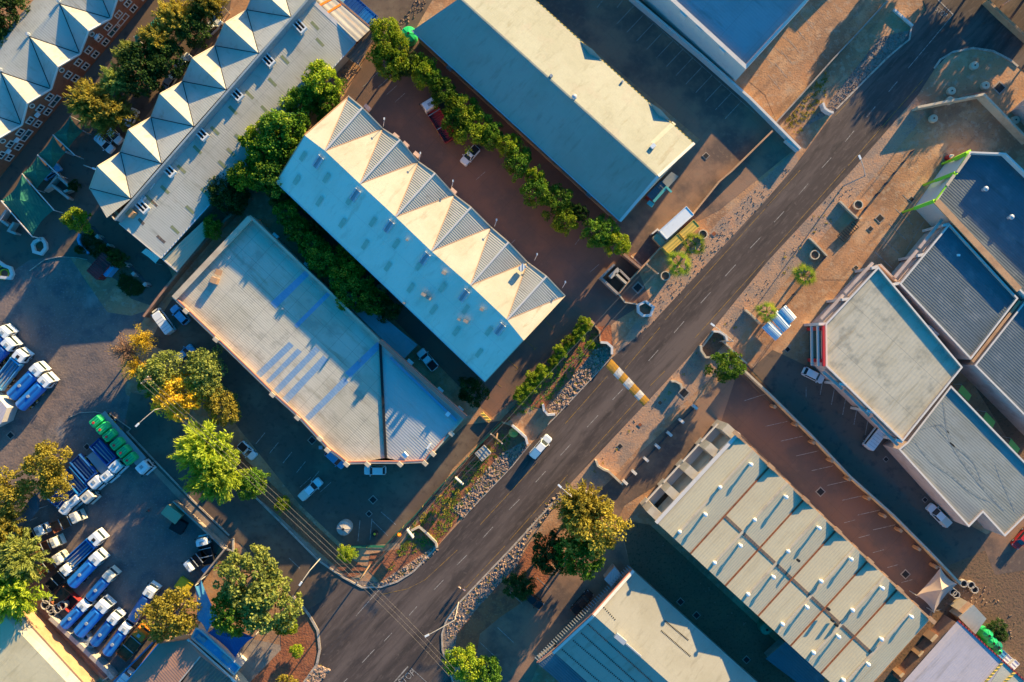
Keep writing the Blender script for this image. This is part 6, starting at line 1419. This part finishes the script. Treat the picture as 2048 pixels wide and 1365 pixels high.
# street lamps
def lamp(base,top,head,h,label,hz=None):
    B0=P(*base,.05); T0=P(*top,h); Tp=Vector((B0.x,B0.y,h)); Hd=P(*head,(hz or h+.8)); o=empty('street_lamp',B0,0,label,'street lamp','street lamps')
    b=MB(); b.cyl(B0,Tp,.11,.07,8); b.obj('pole',M['concrete'],o); b=MB(); prev=Tp
    for i in range(1,7):
        t=i/6; q=Tp.lerp(Hd,t); q.z=h+(Hd.z-h)*math.sin(t*math.pi/2); b.cyl(prev,q,.07,n=6); prev=q
    b.obj('arm',M['concrete'],o); d=(Hd-Tp); d.z=0; d.normalize(); b=MB(); b.bar(Hd-d*.1,Hd+d*.7,.32,.16); b.obj('lamp_head',M['paintwhite'],o); return o
lamp((1686,373),(1731,347),(1721,318),9.5,'street lamp with curved arm on the right verge near the top')
lamp((917,1205),(893,1262),(857,1270),9.5,'street lamp at the bottom junction with its arm over the road')
lamp((350,812),(320,826),(277,848),8.5,'curved street lamp over the shaded side road by the orange-gold tree')
lamp((642,1116),(615,1148),(603,1165),8.5,'street lamp on the pavement corner leaning over the side road')
lamp((1136,975),(1142,987),(1122,975),9,'street lamp beside the golden-green roadside tree')
lamp((1440,683),(1455,680),(1428,652),9,'street lamp at the dark entrance bed on the right verge')
lamp((2003,12),(2040,0),(2045,-10),9,'street lamp in the top right corner casting a long shadow')
lamp((190,340),(182,334),(186,337),4,'small lamp at the corner of the grey gabled building') 
# power poles and wires
def pole(x,y,h,label,rz,arm=2.6):
    T0=P(x,y,h); o=empty('power_pole',(T0.x,T0.y,0),0,label,'power pole','power poles'); b=MB(); b.cyl((T0.x,T0.y,0),(T0.x,T0.y,h+.3),.16,.11,8); b.obj('pole',M['wood'],o)
    b=MB(); d=Vector((math.cos(R(rz)),math.sin(R(rz)),0))
    b.bar(T0-d*arm/2,T0+d*arm/2,.14,.14); b.bar(T0-d*arm/2-Vector((0,0,.9)),T0+d*arm/2-Vector((0,0,.9)),.12,.12); b.obj('cross_arm',M['wood'],o)
    for s in (-.45,0,.45): b=MB(); b.cyl(T0+d*arm*s,T0+d*arm*s+Vector((0,0,.3)),.07,n=6); b.obj('insulator',M['paintwhite'],o)
    return T0,d
p1,d1=pole(1305,538,9,'wooden power pole with cross arms beside the roofless rooms',-40,2.8); p2,d2=pole(993,878,9,'wooden power pole with cross arms on the green strip',-40,2.8); p3,d3=pole(722,1158,9,'wooden power pole at the lower street corner',45,1.8); p4,d4=pole(290,760,9,'wooden power pole hidden in the trees at the yard entrance',45,1.8)
p5=P(905,1345,9); p6=P(1600,215,9)
def wires(name,A_,C_,da,dc,label,offs_=(-1,0,1),sp=.8,sag=.7):
    for k,s in enumerate(offs_):
        b=MB(); prev=None
        for i in range(13):
            t=i/12; q=(A_+da*s*sp).lerp(C_+dc*s*sp,t)+Vector((0,0,.35-sag*4*t*(1-t)))
            if prev is not None: b.bar(prev,q,.04,.04)
            prev=q
        tag(b.obj(name,M['wire']),label%ordn[k],'cable','overhead cables')
wires('overhead_cable',p4,p3,d4,d3,'%s overhead cable from the trees to the lower corner pole',sp=.75); wires('overhead_cable',p3,p5,d3,d3,'%s overhead cable crossing the road junction at the bottom',sp=.75)
wires('overhead_cable',p2,p1,d2,d1,'%s overhead cable between the two cross-armed poles',(-1,1),.9); wires('overhead_cable',P(722,1158,9),p2,d3,d2,'%s overhead cable from the corner pole along the green fence',(-.6,.6),.9)
# manholes, ring planters, tyres
def manhole(x,y,s,label,m='dark',rim='greywall',asp=1.0):
    s*=.8
    p=P(x,y,.1); o=empty('manhole',(p.x,p.y,.05),R(45),label,'manhole','manhole covers'); b=MB(); b.box((0,0,.035),(s*1.35,s*1.35*asp,.07)); b.obj('rim',M[rim],o,local=True); b=MB(); b.box((0,0,.08),(s,s*asp,.03)); b.obj('cover',M[m],o,local=True)
for x,y,s,lb in ((1412,312,1.0,'manhole on the sunlit paving at the end of the tan roofed hall'),(1823,399,.9,'manhole beside the lime fins of the upper right shop'),(1741,458,.9,'manhole near the short cream wall on the right verge, lower of two'),(1760,437,1.3,'square plate manhole near the right verge fence, upper of two'),(1712,536,.8,'manhole in front of the entrance shop top corner'),(1575,699,.9,'manhole on the sandy yard below the striped shelter'),(1772,919,.8,'manhole in the shaded yard near the white box van'),(1850,1000,.8,'manhole beside the white pickup with the dark bed'),(1641,984,1.3,'rectangular dark hatch in the red-brown paved court'),(1811,1149,1.3,'rectangular dark hatch beside the beige tent'),(624,881,1.2,'dark grate between the marked bays and the pink parapet'),(746,1000,1.2,'dark grate near the round cream tank'),(21,871,1.1,'dark square cover at the left edge of the truck yard'),(174,894,1.0,'square concrete ringed cover near the green tank truck'),(1361,1204,1.1,'dark square pit beside the red edged hall, upper'),(1393,1231,1.1,'dark square pit beside the red edged hall, middle'),(1493,1320,1.1,'dark square pit beside the red edged hall, lower'),(1320,806,.8,'reddish cover on the verge below the speed hump'),(1280,850,.8,'reddish cover in the middle of the lower verge'),(1240,893,.9,'grey cover lowest on the lower verge'),(1368,786,1.6,'large dark grate on the verge beside the curved wall'),(1276,576,1.6,'slatted pit cover beside the roofless rooms'),(1999,176,1.8,'square brick pit beside the angled cream wall'),(1428,468,.9,'reddish cover on the verge by the smaller palm'),(604,503,1.0,'small grate beside the hedge trees'),(738,1028,.9,'small cover near the marked triangle bay')): manhole(x,y,s,lb,m='rust' if 'reddish' in lb else 'dark')
def ringp(x,y,r_,h,m,label,t=.18,inner=True,cat='planter',name='ring_planter',group=None):
    p=P(x,y,h); o=empty(name,(p.x,p.y,.04),0,label,cat,group); b=MB(); b.ring((0,0,0),r_,t,0,h,16); b.obj('ring',M[m],o,local=True); b=MB(); b.cyl((0,0,0),(0,0,h*.6),r_-t-.01,n=16); b.obj('fill',M['brownsoil' if inner else 'dark'],o,local=True)
for x,y,lb in ((1406,469,'concrete ring planter beside the smaller palm'),(1717,410,'concrete ring planter beside the short cream wall on the right verge'),(1630,510,'concrete ring planter above the right verge palm'),(1331,552,'white ring planter below the larger palm')): ringp(x,y,.9,.7,'creamwall',lb)
for i,(x,y) in enumerate(((1950,131),(1972,171),(1904,182),(1901,201),(1868,237),(2032,240))): p=P(x,y,.7); o=empty('round_post',(p.x,p.y,.0),0,['concrete drum inside the curved kerb at the upper right','concrete drum beside the square brick pit','concrete drum just above the angled cream wall','concrete drum standing on the angled cream wall line','concrete drum on sand below the angled cream wall','concrete drum at the right edge beside the angled wall'][i],'drum','concrete drums'); b=MB(); b.lathe((0,0,0),[(.75,0),(.75,.7),(.6,.75),(0,.75)],14); b.obj('drum_body',M['creamwall'],o,local=True); b=MB(); b.cyl((0,0,.75),(0,0,.85),.15,n=8); b.obj('knob',M['dark'],o,local=True)
for i,(x,y,r_) in enumerate(((92,1199,.8),(90,1211,.85),(100,1219,.8),(113,1218,.85),(104,1227,.7),(123,1212,.8))): ringp(x,y,r_,1.5,'concrete','%s pale concrete pipe ring from the left beside the rusty skips'%ordn[i],.12,False,'pipe ring','concrete_ring','concrete pipe rings beside the skips')
for i,(x,y) in enumerate(((145,1270),(158,1282),(169,1295),(171,1276),(181,1289))):
    p=P(x,y,1.1); o=empty('tyre_stack',(p.x,p.y,.04),0,ordn[i]+' stack of big grey tyres behind the blue tankers','tyre stack','tyre stacks behind the tankers')
    for k in range(3): b=MB(); b.lathe((0,0,k*.36),[(.35,.04),(.7,0),(.85,.1),(.85,.26),(.7,.36),(.35,.32)],14); b.obj('tyre',M['paintgrey'],o,local=True)
for i,(x,y) in enumerate(((1943,1171),(1950,1180),(1913,1190),(1907,1185),(1928,1168))): ringp(x,y,.7,.8,'concrete',ordn[i]+' concrete ring in the dark yard beside the beige tent',.15,False,'pipe ring','concrete_ring','concrete rings beside the tent')
for x,y,lb in ((1340,1232,'a'),): pass
# sign boards
for (a_,c_,lb) in (((910,956),(926,970),'white sign board standing on the green strip, upper'),((813,1060),(826,1077),'white sign board standing on the green strip, lower')):
    A_,C_=P(*a_,3.2),P(*c_,3.2); o=empty('sign_board',(A_.x,A_.y,0),0,lb,'sign'); b=MB(); b.bar(A_-Vector((0,0,.6)),C_-Vector((0,0,.6)),.18,1.3); b.obj('board',M['white'],o); b=MB()
    for p in (A_.lerp(C_,.15),A_.lerp(C_,.85)): b.cyl((p.x,p.y,0),(p.x,p.y,2.8),.06,n=6)
    b.obj('post',M['steel'],o)
b=MB(); a_=P(797,1071,1.6); b.lathe((a_.x,a_.y,0),[(.12,0),(.12,1.3),(.5,1.3),(.0,2.2)],8); tag(b.obj('marker',M['orange']),'small orange marker beside the green fence','marker')
b=MB(); a_=P(1027,866,.6); b.lathe((a_.x,a_.y,0),[(.9,0),(.9,.5),(.3,.8),(0,.8)],12); tag(b.obj('cover',M['yellow']),'yellow drum cover in the red bed near the white angular wall','cover')
b=MB(); a_=P(1040,838,.6); b.bar(P(963,826,.5),P(980,843,.5),.6,.6); tag(b.obj('beam_stack',M['yellow']),'yellow beam lying in the dark strip behind the pink parapet','beam')
b=MB(); b.cyl(P(751,1066,0),P(751,1066,0)+Vector((0,0,1.0)),.55,n=14); o=b.obj('bollard_drum',M['dark']); tag(o,'black drum with a yellow top beside the marked triangle bay','drum'); b=MB(); q_=P(751,1066,0); b.cyl(q_+Vector((0,0,1.0)),q_+Vector((0,0,1.1)),.22,n=10); b.obj('yellow_top',M['yellowpaint'],o)
b=MB(); 
for k in range(9):
    t=k/8; c_=P(1711,449,.5).lerp(P(1681,478,.5),t); b.bar(c_-Vector((.9,.9,0))*.8*Vector((1,-1,0)).x*Vector((1,1,0)).normalized().length*Vector((1,0,0)).length*.0-Vector((.55,-.5,0)),c_+Vector((.55,-.5,0)),.12,.12)
b.bar(P(1705,444,.6),P(1675,473,.6),.15,.2); b.bar(P(1717,455,.6),P(1687,484,.6),.15,.2)
tag(b.obj('dark_rack',M['dark']),'dark slatted rack lying beside the verge fence','rack')  # dark cross bars between dark side rails
b=MB(); p=P(1902,313,1.5); b.cyl((p.x,p.y,0),(p.x,p.y,1.5),.5,.35,10); o=b.obj('feather_banner',M['red']); tag(o,'red and white cone stand beside the topmost lime fin','stand'); b=MB(); b.cyl((p.x,p.y,1.5),(p.x,p.y,2.4),.35,.1,10); b.obj('white_top',M['white'],o)
# people
def person(x,y,face,shirt,trous,label,stride=.22):
    p=P(x,y,1.0); o=empty('person',(p.x,p.y,.068),0,label,'person','pedestrians walking on the road edge'); o.rotation_euler=(0,0,face)
    V=[(0,0,.95),(0,0,1.15),(0,0,1.38),(0,0,1.48),(.01,0,1.58),(.02,0,1.70), (0,.10,.9),(stride*.5,.1,.5),(stride,.1,.08),(stride+.14,.1,.04),(0,-.10,.9),(-.02,-.1,.5),(-stride,-.1,.1),(-stride+.14,-.1,.05),(0,.2,1.36),(-.06,.25,1.1),(.02,.27,.86),(.05,.27,.78),(0,-.2,1.36),(.06,-.25,1.1),(.16,-.26,.88),(.2,-.26,.8)]
    E=[(0,1),(1,2),(2,3),(3,4),(4,5),(0,6),(6,7),(7,8),(8,9),(0,10),(10,11),(11,12),(12,13),(2,14),(14,15),(15,16),(16,17),(2,18),(18,19),(19,20),(20,21)]
    Rd=[.13,.13,.14,.055,.085,.07,.09,.06,.04,.035,.09,.06,.04,.035,.06,.042,.03,.03,.06,.042,.03,.03]
    def sk(name,idx,edges,mat_,k=1.0,root=0):
        me=bpy.data.meshes.new(name); mp={v:i for i,v in enumerate(idx)}; me.from_pydata([V[i] for i in idx],[(mp[a_],mp[c_]) for a_,c_ in edges],[]); ob=bpy.data.objects.new(name,me); COL.objects.link(ob); ob.parent=o
        md=ob.modifiers.new('skin','SKIN'); sl=me.skin_vertices[0] if me.skin_vertices else None
        if sl is None:
            return ob
        for i,v in enumerate(idx): r_=Rd[v]*k; sl.data[i].radius=(r_,r_)
        sl.data[0].use_root=True; ss=ob.modifiers.new('sub','SUBSURF'); ss.levels=1; ss.render_levels=1; me.materials.append(M[mat_]); return ob
    def mk(name,idx,edges,mat_,k=1.0):
        me=bpy.data.meshes.new(name); 
        return sk(name,idx,edges,mat_,k)
    body=skinbody(V,E,Rd,'body','skin',o); skinbody(V,[(0,1),(1,2),(2,14),(14,15),(2,18),(18,19)],[r*1.18 for r in Rd],'shirt',shirt,o); skinbody(V,[(0,6),(6,7),(7,8),(0,10),(10,11),(11,12)],[r*1.2 for r in Rd],'trousers',trous,o)
    b=MB(); b.lathe((.01,0,1.6),[(0,.16),(.06,.14),(.1,.05),(.1,-.02)][::-1],10); b.obj('hair',M['dark'],o,local=True); return o
def skinbody(V,E,Rd,name,mt,par):
    ids=sorted({i for e in E for i in e}); mp={v:i for i,v in enumerate(ids)}
    b=MB()    # swept rings along the limbs, welded at the joints
    me=bpy.data.meshes.new(name); me.from_pydata([V[i] for i in ids],[(mp[a_],mp[c_]) for a_,c_ in E],[]); ob=bpy.data.objects.new(name,me); COL.objects.link(ob); ob.parent=par
    bpy.context.view_layer.objects.active=ob; ob.modifiers.new('skin','SKIN')
    if not me.skin_vertices: me.attributes.update() if hasattr(me.attributes,'update') else None
    if not me.skin_vertices:
        import bmesh; bm=bmesh.new(); bm.from_mesh(me); ly=bm.verts.layers.skin.verify()
        for i,v in enumerate(bm.verts): v[ly].radius=(Rd[ids[i]],Rd[ids[i]]); v[ly].use_root=(i==0)
        bm.to_mesh(me); bm.free()
    else:
        for i,v in enumerate(ids): me.skin_vertices[0].data[i].radius=(Rd[v],Rd[v]); me.skin_vertices[0].data[i].use_root=(i==0)
    s=ob.modifiers.new('sub','SUBSURF'); s.levels=1; s.render_levels=1; me.materials.append(M[mt]); return ob
hd_=math.atan2(.7,.6)
person(919,1175,hd_,'clothwhite','clothdark','person in a light top walking along the road edge, left of the two'); person(928,1180,hd_,'clothblue','clothdark','person in a blue top walking along the road edge, right of the two')
person(297,1022,1.2,'clothred','clothdark','person in a red top standing in the middle of the truck yard')
# rocks and weeds (too many to count)
def in_poly(x,y,poly):
    c=False; n=len(poly)
    for i in range(n):
        x0,y0=poly[i]; x1,y1=poly[(i+1)%n]
        if (y0>y)!=(y1>y) and x<(x1-x0)*(y-y0)/(y1-y0)+x0: c=not c
    return c
def scatter(name,polys,count,m,size,kind='rock',z=.06,label=None,cat=None):
    r=random.Random(hash_(name+m)); b=MB(); 
    for poly in polys:
        xs=[q[0] for q in poly]; ys=[q[1] for q in poly]; k=0; cnt=count
        while k<cnt:
            x,y=r.uniform(min(xs),max(xs)),r.uniform(min(ys),max(ys)); k+=1
            if not in_poly(x,y,poly): continue
            p=P(x,y,0); s=r.uniform(*size)
            if kind=='rock':
                n=6; a0=r.random()*6; top=[]; bot=[]
                for i in range(n):
                    a=a0+i*6.283/n; q=s*r.uniform(.7,1.1); bot.append((p.x+math.cos(a)*q,p.y+math.sin(a)*q,z-.02)); top.append((p.x+math.cos(a)*q*.6,p.y+math.sin(a)*q*.6,z+s*r.uniform(.5,.8)))
                for i in range(n): j=(i+1)%n; b.face([bot[i],bot[j],top[j],top[i]])
                b.face(top)
            else:
                for i in range(9):
                    a=r.random()*6.28; e=Vector((math.cos(a),math.sin(a),r.uniform(.3,1)))*s; c=Vector((p.x+r.uniform(-s,s),p.y+r.uniform(-s,s),z)); t=Vector((-e.y,e.x,0)).normalized()*s*.3
                    b.face([c-t,c+t,c+e])
    o=b.obj(name,M[m],kind='stuff'); return tag(o,label,cat)
rs=[[(1090,820),(1110,795),(1190,700),(1220,690),(1226,713),(1111,834)],[(1052,882),(1056,893),(945,1016),(925,1034),(905,1020),(1000,910)],[(770,1163),(870,1092),(876,1100),(827,1144),(795,1163),(755,1174),(722,1173)],[(1110,985),(1135,985),(1060,1070),(1035,1130),(960,1210),(915,1265),(895,1280),(890,1249),(920,1208),(1024,1098)],[(600,1376),(636,1330),(660,1340),(625,1380)]]
scatter('rocks',rs,4200,'rock',(.06,.22),label='loose pale rocks along the road verges',cat='rocks')
scatter('rocks',rs,260,'rock',(.22,.38),label='larger boulders among the pale roadside rocks',cat='rocks')
gs=[[(830,1040),(870,1000),(1000,860),(1030,880),(960,960),(880,1080),(800,1120),(770,1150)]]
scatter('weeds',gs,900,'leaf_olive',(.15,.4),'weed',label='dry green weeds on the fenced strip beside the road',cat='weeds'); scatter('grass',gs,1400,'leaf_green',(.1,.3),'weed',label='green grass tufts on the fenced strip beside the road',cat='grass')
scatter('weeds',[[(1010,840),(1090,752),(1190,665),(1200,690),(1088,812)]],900,'leaf_green',(.12,.3),'weed',label='small green weeds in the red shrub bed',cat='weeds')
scatter('weeds',[[(245,545),(290,572),(280,590),(256,590),(236,570)],[(165,475),(180,460),(235,515),(215,530),(177,507)]],500,'leaf_dark',(.15,.35),'weed',label='dark weeds in the fenced bed beside the maroon kiosk',cat='weeds')
scatter('weeds',rs+[[(1705,345),(1536,527),(1399,696),(1160,975),(1430,700),(1640,470),(1740,345)],[(1560,255),(1660,135),(1650,200),(1600,270)]],420,'leaf_olive',(.1,.28),'weed',label='sparse dry weeds between stones on the verges',cat='weeds')
scatter('gravel',[[(1650,215),(1760,75),(1815,62),(1800,95),(1672,218)],[(1225,716),(1300,652),(1535,397),(1583,341),(1560,330),(1440,450),(1250,670)],[(1705,345),(1536,527),(1399,696),(1144,969),(1160,975),(1430,700),(1640,470),(1740,345)]],2200,'rock',(.06,.16),label='scattered gravel and small stones on the verges',cat='gravel')
scatter('rubble',[[(835,-5),(860,0),(800,75),(770,80),(790,55)],[(1500,1250),(1300,1060),(1310,1080),(1480,1260)],[(690,130),(720,140),(680,175),(650,160)],[(1860,1200),(1960,1160),(2040,1250),(2030,1300),(1990,1230)]],260,'rock',(.06,.24),label='broken rubble and scrap lying along shaded edges',cat='rubble')
